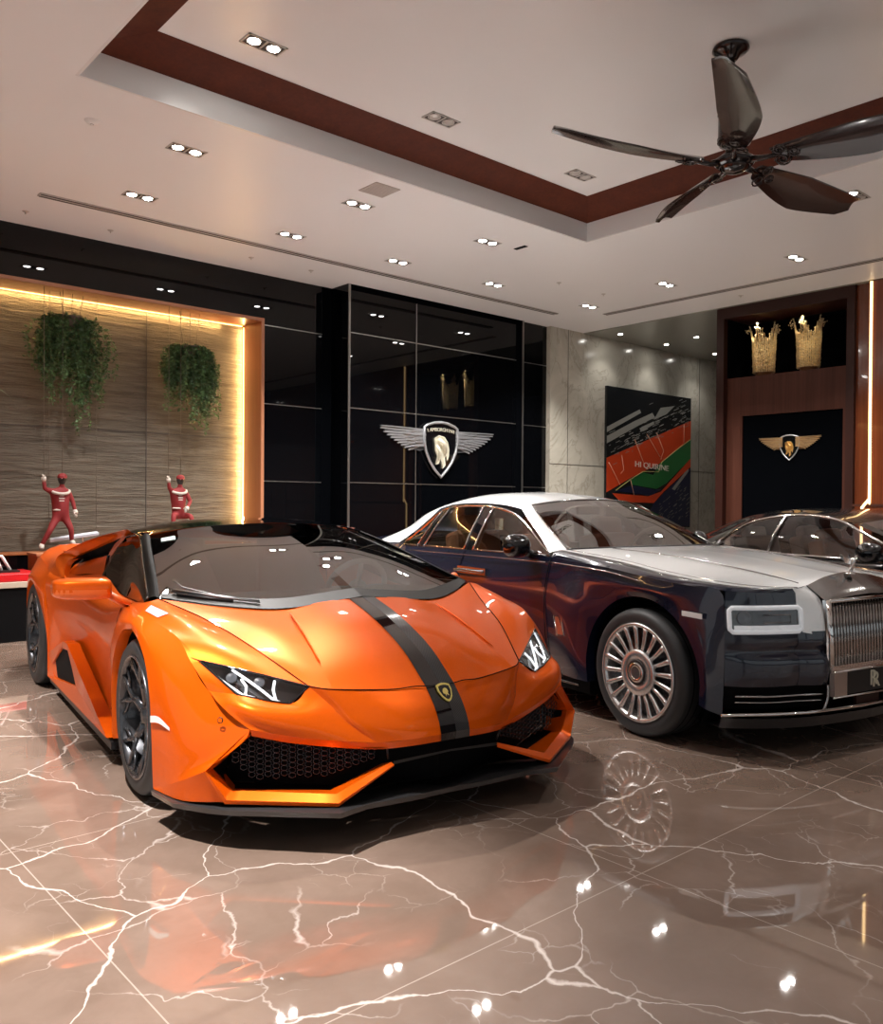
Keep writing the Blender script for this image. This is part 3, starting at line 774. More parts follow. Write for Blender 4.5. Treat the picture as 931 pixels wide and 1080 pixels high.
H = 4.0; KL = 2.55
def room():
    b = MB(); b.bx(-4, 16, -6.5, 12, -.12, 0); struct(b.build('floor', M['floor']))
    # ceiling with tray opening X 1.875..6.97, Y -3..5.64
    X0, X1, Y0, Y1 = 1.875, 6.97, -1.2, 5.64
    b = MB(); t = .02
    b.bx(-4, X0-t, -6.5, 12, H, H+.06); b.bx(X1+t, 16, -6.5, 12, H, H+.06)
    b.bx(X0-t, X1+t, Y1+t, 12, H, H+.06); b.bx(X0-t, X1+t, -6.5, Y0-t, H, H+.06)
    c = b.build('ceiling', M['ceiling']); struct(c)
    b = MB()
    # white fascia of the tray
    t = .02
    b.bx(X0-t, X0, Y0, Y1, H-.001, 4.19); b.bx(X1, X1+t, Y0-t, Y1+t, H-.001, 4.19); b.bx(X0-t, X1+t, Y1, Y1+t, H-.001, 4.19); b.bx(X0-t, X1+t, Y0-t, Y0, H-.001, 4.19)
    struct(b.build('trim_1', M['ceiling_white']))
    b = MB(); i = .37
    o4 = [(X0,Y0,4.19),(X1,Y0,4.19),(X1,Y1,4.19),(X0,Y1,4.19)]; n4 = [(X0+i,Y0+i,4.28),(X1-i-.05,Y0+i,4.28),(X1-i-.05,Y1-i+.03,4.28),(X0+i,Y1-i+.03,4.28)]
    b.add(o4+n4, [(k,(k+1) % 4,4+(k+1) % 4,4+k) for k in range(4)])
    o5 = [(p[0],p[1],p[2]+.05) for p in o4]; n5 = [(p[0],p[1],p[2]+.05) for p in n4]
    b.add(o5+n5, [(k,4+k,4+(k+1) % 4,(k+1) % 4) for k in range(4)])
    struct(b.build('trim_2', M['brown_ceiling']))
    b = MB(); b.bx(X0+.2, X1-.2, Y0+.2, Y1-.2, 4.282, 4.34); struct(b.build('ceiling_tray', M['ceiling_white']))
    # linear slot diffusers
    for (x0, x1, y0, y1, lab) in ((2.33,9.27,8.0,8.09,'long linear slot grille in the ceiling along the black glass wall'), (9.75,9.84,-2,7.59,'long linear slot grille in the ceiling along the walnut wall')):
        o = MB(); o.bx(x0, x1, y0, y1, H-.012, H-.001)
        r = empty('ceiling_slot_grille', lab, 'air vent', ((x0+x1)/2, (y0+y1)/2, H))
        f = o.build('frame', M['slot_white'], r); f.location = (-(x0+x1)/2, -(y0+y1)/2, -H)
        o = MB()
        if x1-x0 > y1-y0:
            o.bx(x0+.01, x1-.01, y0+.008, y0+.026, H-.016, H-.011); o.bx(x0+.01, x1-.01, y1-.026, y1-.008, H-.016, H-.011)
        else:
            o.bx(x0+.008, x0+.026, y0+.01, y1-.01, H-.016, H-.011); o.bx(x1-.026, x1-.008, y0+.01, y1-.01, H-.016, H-.011)
        f = o.build('slot', M['grille_grey'], r); f.location = (-(x0+x1)/2, -(y0+y1)/2, -H)

    # ---- left wall: black glass cladding (Y=9.06) with recessed stone niche
    b = MB()
    nx1, nz0, nz1 = 5.13, .74, 3.45
    b.bx(-4, nx1, 9.06, 9.56, nz1, H); b.bx(-4, nx1, 9.06, 9.56, 0, nz0); b.bx(nx1, 6.2, 9.06, 9.56, 0, H)
    struct(b.build('wall_left', M['black_glass']))
    b = MB(); b.bx(-4, nx1+.05, 9.48, 9.6, nz0-.05, nz1+.05); struct(b.build('wall_niche', M['stone']))
    b = MB(); b.bx(nx1-.012, nx1, 9.045, 9.48, nz0, nz1); b.bx(-4, nx1, 9.045, 9.48, nz1-.012, nz1); b.bx(-4, nx1, 9.045, 9.48, nz0, nz0+.012)
    struct(b.build('trim_3', M['niche_wood']))
    b = MB(); b.bx(nx1-.014, nx1+.025, 9.035, 9.058, nz0, nz1+.025); b.bx(-4, nx1-.014, 9.035, 9.058, nz1-.012, nz1+.025)
    struct(b.build('trim_4', M['niche_trim']))
    # stone panel joints
    b = MB(); b.bx(3.895, 3.903, 9.472, 9.481, nz0, nz1); b.bx(-4, nx1, 9.473, 9.481, 2.056, 2.062); struct(b.build('trim_5', M['grille_grey']))
    # ---- protruding black panel block, Y=8.70, X 6.13..9.86
    b = MB(); b.bx(6.13, 9.29, 8.70, 9.56, 0, H); b.bx(9.29, 9.86, 8.74, 9.56, 0, H)
    struct(b.build('wall_panels', M['black_glass']))
    b = MB()
    y = 8.70
    b.bx(6.13, 6.16, y-.012, y, 0, H); b.bx(9.27, 9.30, y-.012, y+.04, 0, H)
    for z in (3.40, 2.463, 1.535, .60): b.bx(6.16, 9.14, y-.006, y, z-.006, z+.006)
    b.bx(7.224, 7.236, y-.006, y, 0, 3.92)
    for z in (3.40, 2.463, 1.535, .60):
        b.bx(9.30, 9.86, 8.734, 8.74, z-.005, z+.005); b.bx(nx1+.03, 5.98, 9.054, 9.06, z-.005, z+.005)
    struct(b.build('trim_6', M['joint']))
    b = MB(); b.bx(9.14, 9.27, y-.003, y, 0, H); b.bx(6.16, 9.27, y-.004, y, 3.925, H); b.bx(5.98, 6.125, 9.056, 9.06, 0, H)
    struct(b.build('trim_7', M['black_panel']))
    # ---- marble wall
    b = MB(); b.bx(9.86, 16, 8.66, 9.56, 0, H); struct(b.build('wall_marble', M['pale_marble']))
    b = MB(); b.bx(10.27, 10.276, 8.655, 8.661, 0, H); b.bx(9.86, 16, 8.655, 8.661, 1.9, 1.906); b.bx(14.0, 14.006, 8.655, 8.661, 0, H)
    struct(b.build('trim_8', M['grille_grey']))
    # far end closing wall and hidden back part
    b = MB(); b.bx(15.9, 16, -6.5, 9.5, 0, H); struct(b.build('wall_far', M['pale_marble']))
    # soffit beyond the cabinet wall (slightly greyer)
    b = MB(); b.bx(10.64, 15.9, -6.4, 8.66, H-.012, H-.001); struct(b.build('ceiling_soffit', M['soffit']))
    # ---- walnut wall, plane X=10.66
    x = 10.66
    b = MB()
    b.bx(x, x+.9, 6.22, 6.33, 0, H)                    # left jamb
    b.bx(x, x+.9, 4.47, 4.565, 0, H); b.bx(x, x+.9, 4.565, 6.22, 3.84, H)
    struct(b.build('wall_right', M['walnut_frame']))
    b = MB(); b.bx(x+.10, x+.9, 4.565, 6.22, 2.50, 3.03)
    b.bx(x+.10, x+.9, 5.99, 6.22, 0, 2.50); b.bx(x+.10, x+.9, 4.565, 4.64, 0, 2.50)
    struct(b.build('trim_9', M['walnut']))
    b = MB(); b.bx(x+.12, x+.9, 4.64, 5.99, 0, 2.50); struct(b.build('trim_10', M['black_panel']))
    b = MB(); b.bx(x+.62, x+.9, 4.565, 6.22, 3.03, 3.84); b.bx(x+.1, x+.62, 6.19, 6.22, 3.03, 3.84); b.bx(x+.1, x+.62, 4.565, 4.58, 3.03, 3.84); struct(b.build('trim_11', M['black_panel']))
    b = MB(); b.bx(x-.02, x+.9, -6.5, 4.30, 0, H); b.bx(x+.06, x+.9, 4.19, 4.47, 0, H); struct(b.build('wall_gloss', M['gloss_wood']))
    b = MB(); b.bx(x-.03, x+.0, -6.5, 4.46, 1.28, 1.31); struct(b.build('trim_12', M['walnut']))
    # LED strip in the reveal with a curved tail
    b = MB(); pts = [(x-.035,4.262,H-.02),(x-.035,4.262,2.6),(x-.035,4.258,1.42),(x-.035,4.27,1.36),(x-.035,4.33,1.28),(x-.035,4.345,1.20),(x-.035,4.345,.6)]
    b.tube(catmull(pts, 40), .016, 8)
    tag(b.build('led_strip', M['led_strip']), 'glowing warm vertical light strip on the glossy wood wall', 'light strip')
    # ---- unseen walls behind the camera, kept dark; shopfront glazing added for fill light
    b = MB(); b.bx(-4.1, -4, -6.5, 9.6, 3.2, H); b.bx(-4.1, -4, -6.5, 9.6, 0, .3); b.bx(-4.1, -4, 6.5, 9.6, .3, 3.2); b.bx(-4.1,-4,-6.5,-5.8,.3,3.2)
    struct(b.build('wall_entrance', M['plaster']))
    b = MB(); b.bx(-4.1, 16, -6.6, -6.5, 3.2, H); b.bx(-4.1, 16, -6.6, -6.5, 0, .3); b.bx(8, 16, -6.6, -6.5, .3, 3.2)
    struct(b.build('wall_rear', M['plaster']))
    wn = 0
    for i in range(4):
        wn += 1; y0 = -5.8+i*3.075; o = MB(); o.bx(-4.06, -4.05, y0, y0+3.075, .3, 3.2); struct(o.build('window_%d' % wn, M['pane']))
        f = MB(); f.bx(-4.08, -4.0, y0, y0+.05, .3, 3.2); f.bx(-4.08, -4.0, y0+3.03, y0+3.075, .3, 3.2); struct(f.build('trim_%d' % (12+wn), M['satin_black']))
    for i in range(4):
        wn += 1; x0 = -4+i*3.; o = MB(); o.bx(x0, x0+3., -6.56, -6.55, .3, 3.2); struct(o.build('window_%d' % wn, M['pane']))
        f = MB(); f.bx(x0, x0+.05, -6.58, -6.5, .3, 3.2); f.bx(x0+2.95, x0+3, -6.58, -6.5, .3, 3.2); struct(f.build('trim_%d' % (12+wn), M['satin_black']))

# ---------------------------------------------------------------- lights
def spot(loc, e, ang=110, col=(1.,.955,.915), r=.05, blend=.7, tgt=None):
    l = bpy.data.lights.new('spot', 'SPOT'); l.energy = e; l.spot_size = math.radians(ang); l.spot_blend = blend
    l.color = col; l.shadow_soft_size = r
    o = bpy.data.objects.new('spot_lamp', l); COL.objects.link(o); o.location = loc
    if tgt: o.rotation_euler = (Vector(tgt)-Vector(loc)).to_track_quat('-Z', 'Y').to_euler()
    return o
def area(loc, size, e, rot, col=(1.,.6,.25), sy=None):
    l = bpy.data.lights.new('area', 'AREA'); l.energy = e; l.color = col; l.shape = 'RECTANGLE'; l.size = size; l.size_y = sy or .03
    o = bpy.data.objects.new('strip_lamp', l); COL.objects.link(o); o.location = loc; o.rotation_euler = rot
    return o
_dl = None
def downlight(x, y, z, label, on=(1,1), e=60, along='x', group='recessed twin downlights', light=True, ang=110):
    global _dl
    r = empty('downlight', label, 'ceiling light', (x, y, z), 0 if along == 'x' else PI/2, group)
    f = MB()
    for s in (-1, 1):
        f.lathe([(.052,-.003),(.050,-.007),(.040,-.004),(.038,-.001)], 20, Matrix.Translation((s*.072,0,0)))
    f.bx(-.142, .142, -.070, -.058, -.006, -.001); f.bx(-.142, .142, .058, .070, -.006, -.001); f.bx(-.142, -.130, -.07, .07, -.006, -.001); f.bx(.130, .142, -.07, .07, -.006, -.001); f.bx(-.006, .006, -.07, .07, -.006, -.001)
    f.build('frame', M['lamp_ring'], r)
    g = MB(); g.bx(-.14, .14, -.068, .068, -.002, -.0008); g.build('housing', M['grille_grey'], r)
    for s, o in zip((-1, 1), on):
        l = MB(); l.lathe([(.038,-.003),(.034,-.007),(.0,-.009)], 16, Matrix.Translation((s*.072,0,0)))
        l.build('bulb', M['lamp_on'] if o else M['lamp_ring'], r)
    if light and any(on):
        spot((x, y, z-.03), e*sum(on)*KL, ang)
    return r
def lights():
    D = [ # x, y, z, label, on, energy
      (2.83,4.99,4.28,'square twin downlight nearest the left corner of the ceiling tray',(1,1),75),
      (4.41,5.02,4.28,'unlit twin downlight in the tray left of the fan, above the orange car',(0,0),0),
      (6.09,5.01,4.28,'dim twin downlight in the far corner of the ceiling tray',(0,0),0),
      (2.89,6.27,4.,'bright downlight at the left of the inner row beside the tray',(1,1),60),
      (3.02,7.50,4.,'bright downlight at the left of the outer row near the slot grille',(1,1),60),
      (4.58,6.35,4.,'bright downlight in the middle of the inner row beside the tray',(1,1),60),
      (4.60,7.54,4.,'downlight in the outer row above the right hanging plant',(1,1),60),
      (5.99,7.54,4.,'downlight in the outer row above the left edge of the black panels',(1,1),60),
      (6.22,6.34,4.,'downlight below the far tray corner, beside the small dark slot',(1,1),60),
      (7.48,7.51,4.,'downlight in the outer row above the winged emblem',(1,1),60),
      (9.26,7.44,4.,'farthest downlight in the room corner above the marble wall',(1,1),60),
      (9.03,6.06,4.,'downlight in front of the walnut wall, above the painting',(1,1),60),
      (9.10,4.45,4.,'downlight in front of the walnut wall, above the gold vases',(1,1),60),
      (7.65,3.21,4.,'downlight at the right edge beyond the fan blade tip',(1,0),55)]
    for i, (x, y, z, lab, on, e) in enumerate(D): downlight(x, y, z, lab, on, e, group=None)
    # the soffit past the walnut wall
    for (x, y) in ((11.09,8.28),(12.17,7.59),(12.36,8.28),(13.75,8.2)):
        r = MB(); r.lathe([(.045,-.002),(.042,-.006),(.033,-.003)], 20); o = tag(r.build('small_downlight', M['lamp_ring'], loc=(x, y, 3.988)), 'small round downlight in the ceiling above the marble wall', 'ceiling light', 'small downlights over the marble wall')
        l = MB(); l.lathe([(.033,-.003),(.0,-.006)], 16); l.build('bulb', M['lamp_on'], o); spot((x, y, 3.96), 14)
    # unseen lamps added to light the room; left pair strengthened to brighten the floor
    for (x, y, z, e) in ((2.8,1.6,4.28,10),(6.1,1.6,4.28,30),(9.0,1.2,4.,30),(.1,6.0,4.,270),(.4,2.9,4.,250),(-1.8,4.5,4.,30),(2.2,-2.5,4.,50),(5.5,-2.5,4.,40),(-1.5,0,4.,70),(9.2,-2.2,4.,30)):
        r = downlight(x, y, z, 'unseen twin downlight added out of the picture to light the room', (1,1), e, group='added downlights out of the picture', ang=62 if x < 1 else 110)
    # niche LED coves
    b = MB(); b.bx(-4, 5.09, 9.462, 9.476, 3.430, 3.437); b.bx(5.108, 5.116, 9.462, 9.476, .76, 3.42)
    tag(b.build('niche_light_strip', M['led_warm']), 'warm cove light strip hidden round the stone niche edge', 'light strip')
    area((.9,9.45,3.42), 9.2*.85, 40, (math.radians(14),0,0), (1.,.58,.22))
    area((5.10,9.445,2.1), 2.6, 26, (0,math.radians(90),-math.radians(14)), (1.,.58,.22), sy=.03)
    # winged emblem wash lights come from the same grid
# ================================================================ SILVER-TOPPED LIMOUSINE
def NW(rows): return [[(p[0], -p[1], p[2]) for p in r] for r in rows]
def phantom():
    R = empty('luxury_sedan', 'black and silver luxury limousine with tall upright chrome grille', 'car', (4.834,2.662,0), math.radians(259.9))
    W = NW
    Bd = [(-.80,.775,.985),(-.32,.738,.943),(.06,.755,.902),(.42,.745,.874),(.61,.66,.862),(.70,.50,.857)]
    # silver bonnet
    b = MB()
    b.patch(W([[(-.66,0,1.0),(-.70,.4,.998),(-.80,.775,.985)],
               [(-.15,0,.982),(-.18,.40,.977),(-.32,.738,.943)],
               [(.20,0,.953),(.19,.37,.944),(.06,.755,.902)],
               [(.46,0,.924),(.46,.35,.908),(.42,.745,.874)],
               [(.58,0,.914),(.60,.36,.886),(.61,.66,.862)],
               [(.66,0,.912),(.675,.36,.866),(.70,.50,.857)]]), 20, 30)
    hood = b.build('bonnet', M['silver'], R)
    s = MB()
    s.patch(W([[(.675,.36,.866),(.70,.44,.860),(.70,.50,.857)],[(.755,.355,.80),(.735,.44,.805),(.71,.515,.80)],[(.78,.35,.70),(.76,.43,.70),(.735,.49,.70)],[(.79,.345,.625),(.775,.42,.63),(.745,.48,.64)]]), 6, 12)
    s.build2('grille_flank', M['silver'], R)
    cl = MB()
    cutline(cl, W([densify([(-.66,.47,.999),(-.15,.46,.978),(.20,.43,.943),(.46,.40,.909),(.64,.375,.876)], 20)])[0], .004)
    cutline(cl, W([densify([(p[0], p[1]-.035, p[2]+.006) for p in Bd], 24)])[0], .002)
    cl.build2('bonnet_line', M['dull_chrome'], R)
    # dark body sides and front
    k = MB()
    Sh = [(-.80,.865,.945),(-.25,.895,.915),(.15,.905,.878),(.45,.87,.858),(.62,.76,.845),(.715,.50,.838)]
    k.patch(W([Bd, [((a[0]+c[0])/2, (a[1]+c[1])/2+.012, (a[2]+c[2])/2+.012) for a, c in zip(Bd, Sh)], Sh]), 40, 6)
    cx, cz = .02, .335
    def arc(r, n=13, a0=-105, a1=100, w=.902): return [(cx+r*math.sin(math.radians(a0+(a1-a0)*i/(n-1))), w, cz+r*math.cos(math.radians(a0+(a1-a0)*i/(n-1)))) for i in range(n)]
    ar = arc(.437)
    out = [(-.80,.86,.22),(-.80,.885,.35),(-.80,.90,.55),(-.80,.905,.72),(-.80,.865,.945),(-.40,.885,.926),(.02,.903,.892),(.30,.893,.867),(.53,.852,.852),(.560,.847,.72),(.562,.847,.52),(.560,.848,.36),(.556,.85,.22)]
    md = [((a[0]*.6+c[0]*.4), (a[1]+c[1])/2+.018, (a[2]*.6+c[2]*.4)) for a, c in zip(ar, out)]
    k.patch(W([[a, m_, o] for a, m_, o in zip(ar, md, out)]), 8, 48)
    lip = [(p[0], .925, p[2]) for p in arc(.437)]; lip2 = [(p[0], .915, p[2]) for p in arc(.475)]
    k.patch(W([[(p[0], .84, p[2]) for p in arc(.43)], ar]), 48, 1, lv=True)
    # doors
    k.patch(W([[(-.80,.865,.945),(-.80,.905,.72),(-.80,.90,.55),(-.80,.885,.35),(-.80,.86,.22)],
               [(-1.4,.855,.942),(-1.4,.915,.74),(-1.4,.912,.55),(-1.4,.90,.35),(-1.4,.87,.18)],
               [(-2.1,.85,.938),(-2.1,.915,.74),(-2.1,.912,.55),(-2.1,.90,.35),(-2.1,.87,.18)],
               [(-2.77,.83,.93),(-2.77,.91,.74),(-2.77,.91,.55),(-2.77,.90,.35),(-2.77,.87,.18)]]), 14, 24)
    # rear quarter
    cx2 = -3.24
    ar2 = [(p[0]-cx+cx2, p[1], p[2]) for p in arc(.437)][::-1]
    out2 = [(-2.77,.87,.18),(-2.77,.90,.35),(-2.77,.91,.55),(-2.77,.91,.74),(-2.77,.83,.93),(-3.0,.83,.93),(-3.3,.83,.925),(-3.6,.82,.915),(-3.95,.78,.89),(-4.1,.79,.72),(-4.15,.80,.55),(-4.1,.80,.38),(-4.05,.80,.2)]
    k.patch(W([[a, ((a[0]+o[0])/2, max(a[1], o[1])+.01, (a[2]+o[2])/2), o] for a, o in zip(ar2, out2)]), 8, 48)
    k.patch(W([[(p[0], .84, p[2]) for p in ar2], ar2]), 48, 1, lv=True)
    k.patch(W([[(-2.9,.83,.93),(-2.9,.6,.98),(-2.9,0,1.0)],[(-3.5,.82,.92),(-3.5,.5,.965),(-3.5,0,.98)],[(-3.95,.78,.89),(-4.0,.4,.93),(-4.05,0,.94)],[(-4.15,.80,.55),(-4.25,.4,.55),(-4.3,0,.55)],[(-4.05,.80,.2),(-4.15,.4,.2),(-4.2,0,.2)]]), 10, 20)
    # front face, blue
    z_ = lambda pts: pts
    F = []
    for (z, dx, sc) in ((.838,0,1),(.76,.025,1.0),(.64,.035,1.0),(.585,.035,1.0),(.545,.015,1.0),(.50,.045,1.0),(.42,.045,1.),(.37,.03,1.)):
        F.append([(.70+dx*.9,.50,z+(-.0 if z > .83 else 0)),(.675+dx*.9,.62,z),(.625+dx*.7,.745,z),(.562,.846,z)])
    F[0] = [(.715,.50,.838),(.69,.62,.842),(.64,.745,.845),(.56,.84,.85)]
    k.patch(W(F), 10, 40)
    G = []
    for (z, dx) in ((.645,.0),(.585,.005),(.545,-.015),(.50,.012),(.42,.012),(.37,0)):
        G.append([(.79+dx,.345,z),(.775+dx,.42,z),(.73+dx,.50,z)])
    k.patch(W(G), 4, 24)
    k.build('body', M['navy'], R)
    # lower bumper: intake, chrome blades, lip
    q = MB()
    q.patch(W([[(.74,.0,.37),(.74,.34,.37),(.66,.62,.37),(.54,.84,.37)],[(.70,0,.24),(.70,.34,.24),(.62,.62,.24),(.50,.82,.24)]]), 14, 3)
    q.build('lower_intake', M['matte_black'], R)
    q = MB()
    for z, r in ((.322,.006),(.292,.004)):
        for sg in (-1, 1): q.tube(catmull([(.785,sg*.365,z),(.735,sg*.5,z),(.69,sg*.66,z),(.60,sg*.81,z)], 20), r, 6)
    for sg in (-1, 1):
        q.tube(catmull([(.80,sg*.35,.37),(.80,sg*.352,.30),(.795,sg*.375,.245)], 10), .008, 6)
    q.build2('intake_blade', M['dull_chrome'], R)
    q = MB(); e = [(.56,.865,.225),(.62,.80,.232),(.71,.64,.236),(.775,.45,.238),(.81,.2,.24),(.82,0,.24)]
    full = [(p[0], -p[1], p[2]) for p in e]+[(p[0], p[1], p[2]) for p in e[::-1][1:]]
    q.tube(catmull(full, 60), .009, 8); q.build('bumper_chrome', M['chrome'], R)
    q = MB(); e2 = [(p[0]+.005, p[1], .215) for p in e]; e3 = [(p[0]-.03, p[1]-.02, .155) for p in e]
    q.patch(W([e2, e3]), 30, 3); q.patch(W([e3, [(p[0]-.3, p[1]*.9, .155) for p in e3]]), 30, 1)
    q.build('front_lip', M['satin_black'], R)
    q = MB(); q.bx(-3.9, .5, -.70, .70, .13, .42); q.bx(-2.75, -.45, -.84, .84, .13, .36); q.bx(.4, .68, -.33, .33, .2, .42); q.bx(-.5,.5,-.6,.6,.4,.75)
    for wx in (.02, cx2):
        for sg in (1, -1):
            well(q, wx, sg*.60, cz, .436, sg*.25)
    q.build('underbody', M['matte_black'], R)
    q = MB(); q.tube(W([[(-.50,.885,.185),(-1.6,.895,.175),(-2.7,.89,.175)]])[0], .008, 6); q.tube([(-.50,.885,.185),(-1.6,.895,.175),(-2.7,.89,.175)], .008, 6)
    q.build2('sill_trim', M['dull_chrome'], R)
    # wheel arch inner amber-toned liner panel seen in front fender side
    # ---------------- grille
    g = MB()
    # surround: pediment top
    g.patch(W([[(.655,0,.925),(.67,.2,.905),(.685,.365,.868)],[(.76,0,.855),(.765,.2,.842),(.775,.358,.805)],[(.80,0,.822),(.80,.2,.812),(.795,.352,.792)]]), 10, 8)
    g.build('grille_top', M['dull_chrome'], R)
    g = MB()
    for sg in (-1, 1):
        g.tube([(.795,sg*.345,.80),(.812,sg*.343,.62),(.815,sg*.340,.43)], .014, 8)
        g.patch([[(.77,sg*.36,.80),(.79,sg*.355,.62),(.80,sg*.352,.45)],[(.80,sg*.345,.80),(.815,sg*.343,.62),(.82,sg*.34,.45)]], 8, 2, both=False)
    g.tube([(.80,-.345,.795),(.805,0,.80),(.80,.345,.795)], .010, 8)
    g.box((.812,0,.452), (.035,.70,.032)); 
    gs = g.build('grille_surround', M['chrome'], R)
    g = MB(); g.bx(.70, .76, -.335, .335, .44, .81)
    g.build('grille_backing', M['matte_black'], R)
    for i in range(25):
        y = -.315+i*.63/24
        vb = MB()
        vb.tube([(.785,y,.79),(.802,y,.62),(.806,y,.465)], .0052, 6, flat=2.2)
        vb.build('grille_vane', M['dull_chrome'], R)
    # plate
    g = MB(); g.box((.822,0,.372), (.02,.46,.115)); g.build('badge_plate', M['satin_black'], R)
    g = MB()
    for sg in (-1, 1): g.box((.816,sg*.285,.372), (.03,.105,.125))
    g.build2('plate_side', M['brushed'], R)
    g = MB(); g.tube([(.825,-.34,.305),(.832,0,.303),(.825,.34,.305)], .006, 6); g.tube([(.83,-.34,.436),(.836,0,.436),(.83,.34,.436)], .004, 6); g.build('plate_trim', M['chrome'], R)
    for dy, dz in ((-.012, .006), (.014, -.006)):
        text('R', .115, (.835+dz*.2, dy, .372+dz), (PI/2, 0, PI/2), M['emblem_pale'], R, 'badge_letter', .002)
    g = MB(); g.box((.80,-.02,.27), (.02,.20,.05)); g.build('radar_cover', M['walnut_frame'], R)
    # mascot
    g = MB()
    g.lathe([(.03,0),(.028,.006),(.012,.012),(.009,.02)], 16, Matrix.Translation((.69,0,.916)))
    g.tube([(.69,0,.93),(.700,0,.955),(.708,0,.985),(.715,0,1.0)], [.011,.010,.012,.005], 8)
    g.lathe([(0,.010),(.006,.008),(.008,0),(.006,-.008),(0,-.01)], 10, Matrix.Translation((.722,0,1.008)))
    for sg in (-1, 1):
        g.patch([[(.708,sg*.006,.995),(.68,sg*.012,1.0),(.655,sg*.04,1.022)],[(.70,sg*.004,.968),(.675,sg*.010,.972),(.655,sg*.03,1.0)]], 6, 2, both=False)
        g.patch([[(.706,sg*.006,.992),(.68,sg*.015,.997),(.656,sg*.043,1.018)],[(.698,sg*.006,.968),(.675,sg*.013,.972),(.654,sg*.032,.998)]], 6, 2, both=False)
    g.build('bonnet_mascot', M['chrome'], R)
    # ---------------- headlights
    for sg in (-1, 1):
        A_ = [(.735,.492),(.70,.62),(.652,.745),(.592,.848)]
        def hp(u, v, d=0):
            x, y = [c for c in catmull([(a[0], a[1], 0) for a in A_], 24)[int(round(u*24))]][:2]
            x, y = x, y
            return Vector((x-.006*u+d-.01*(1-v)-.0, sg*y, .768-(.768-.648)*v))
        def loop(m_, d, rr):
            pts = []
            for (u0, v0, u1, v1) in ((m_,0,1-m_,0),(1,rr,1,1-rr),(1-m_,1,m_,1),(0,1-rr,0,rr)):
                for i in range(13): t = i/12; pts.append(hp(u0+(u1-u0)*t, v0+(v1-v0)*t, d))
            return pts
        h = MB(); h.tube(loop(.04, .012, .12), .0125, 8, closed=True)
        hl = h.build('headlight', M['white_light2'], R)
        h = MB(); h.grid([[hp(i/24, j/3, .004) for i in range(25)] for j in range(4)]); h.build('housing', M['gloss_black'], hl)
        h = MB(); h.tube([hp(.18,.30,.018), hp(.18,.62,.018), hp(.56,.62,.018), hp(.56,.30,.018)], .0028, 6, closed=True); h.build('reflector', M['dull_chrome'], hl)
        T = Matrix.Translation(hp(.80,.42,.010)) @ Vector((1, sg*.5, .1)).to_track_quat('Z', 'Y').to_matrix().to_4x4()
        h = MB(); h.lathe([(.036,0),(.036,.006),(.031,.002),(0,.006)], 24, T); h.build('projector', M['clear'], hl)
        h = MB(); h.grid([[hp(i/24, j/3, .016) for i in range(25)] for j in range(4)]); h.build('lens', M['lamp_glass'], hl)
        # daylight band under the lamp
        h = MB(); h.grid([[hp(.05+.9*i/24, .72+.22*j/2, .020) for i in range(25)] for j in range(3)]); h.build('daytime_light', M['white_light2'], hl)
    # ---------------- roof, pillars (silver)
    rf = MB()
    rows = [[(-1.36,0,1.315),(-1.38,.3,1.303),(-1.44,.53,1.272),(-1.47,.575,1.245)],
            [(-1.80,0,1.372),(-1.80,.3,1.355),(-1.82,.54,1.312),(-1.83,.615,1.285)],
            [(-2.35,0,1.372),(-2.35,.3,1.355),(-2.35,.54,1.305),(-2.36,.61,1.275)],
            [(-2.85,0,1.300),(-2.85,.3,1.275),(-2.85,.53,1.215),(-2.78,.64,1.17)],
            [(-3.25,0,1.17),(-3.25,.3,1.145),(-3.22,.55,1.07),(-3.05,.70,1.02)],
            [(-3.62,0,1.02),(-3.62,.3,1.0),(-3.58,.58,.965),(-3.40,.76,.935)]]
    rf.patch(W(rows), 16, 36)
    # A pillar
    rf.patch(W([[(-.83,.70,.985),(-1.02,.655,1.07),(-1.24,.595,1.17),(-1.44,.53,1.272)],
                [(-.86,.755,.98),(-1.04,.70,1.07),(-1.26,.635,1.175),(-1.46,.575,1.262)],
                [(-.90,.80,.965),(-1.08,.735,1.06),(-1.28,.67,1.155),(-1.47,.60,1.245)]]), 14, 6)
    # cant rail above the doors
    cr = [(-1.47,.60,1.245),(-1.60,.625,1.268),(-1.83,.645,1.283),(-2.1,.65,1.285),(-2.36,.645,1.268),(-2.50,.66,1.235),(-2.66,.685,1.14),(-2.82,.74,1.03),(-2.95,.80,.945)]
    ci = [(-1.46,.575,1.25),(-1.60,.59,1.275),(-1.83,.615,1.288),(-2.1,.615,1.29),(-2.36,.61,1.278),(-2.55,.62,1.242),(-2.78,.64,1.17),(-3.05,.70,1.02),(-3.40,.76,.935)]
    rf.patch(W([ci, cr]), 40, 2)
    rf.build('roof', M['silver'], R)
    # windscreen and windows
    wb = [(-.68,0,.992),(-.72,.40,.99),(-.82,.705,.978)]; wt = [(-1.36,0,1.318),(-1.38,.3,1.305),(-1.44,.535,1.274)]
    wm = [(-.99,0,1.172),(-1.03,.37,1.162),(-1.12,.62,1.132)]
    g = MB(); g.patch(W([wb, wm, wt]), 14, 14); g.build('windscreen', M['windscreen2'], R)
    g = MB(); c_ = catmull(wb, 20); cc = W([c_])[0][::-1]+[(p[0], p[1], p[2]) for p in c_[1:]]
    g.tube([Vector(p)+Vector((.0,0,.006)) for p in cc], .010, 6); g.build('windscreen_seal', M['satin_black'], R)
    g = MB()
    for p in (wt,): c_ = catmull(p, 12); g.tube([Vector(q_) for q_ in W([c_])[0][::-1]]+[Vector(q_) for q_ in c_[1:]], .007, 6)
    side = W([[(-.82,.705,.982),(-1.02,.655,1.072),(-1.24,.595,1.172),(-1.44,.53,1.276)]])[0]
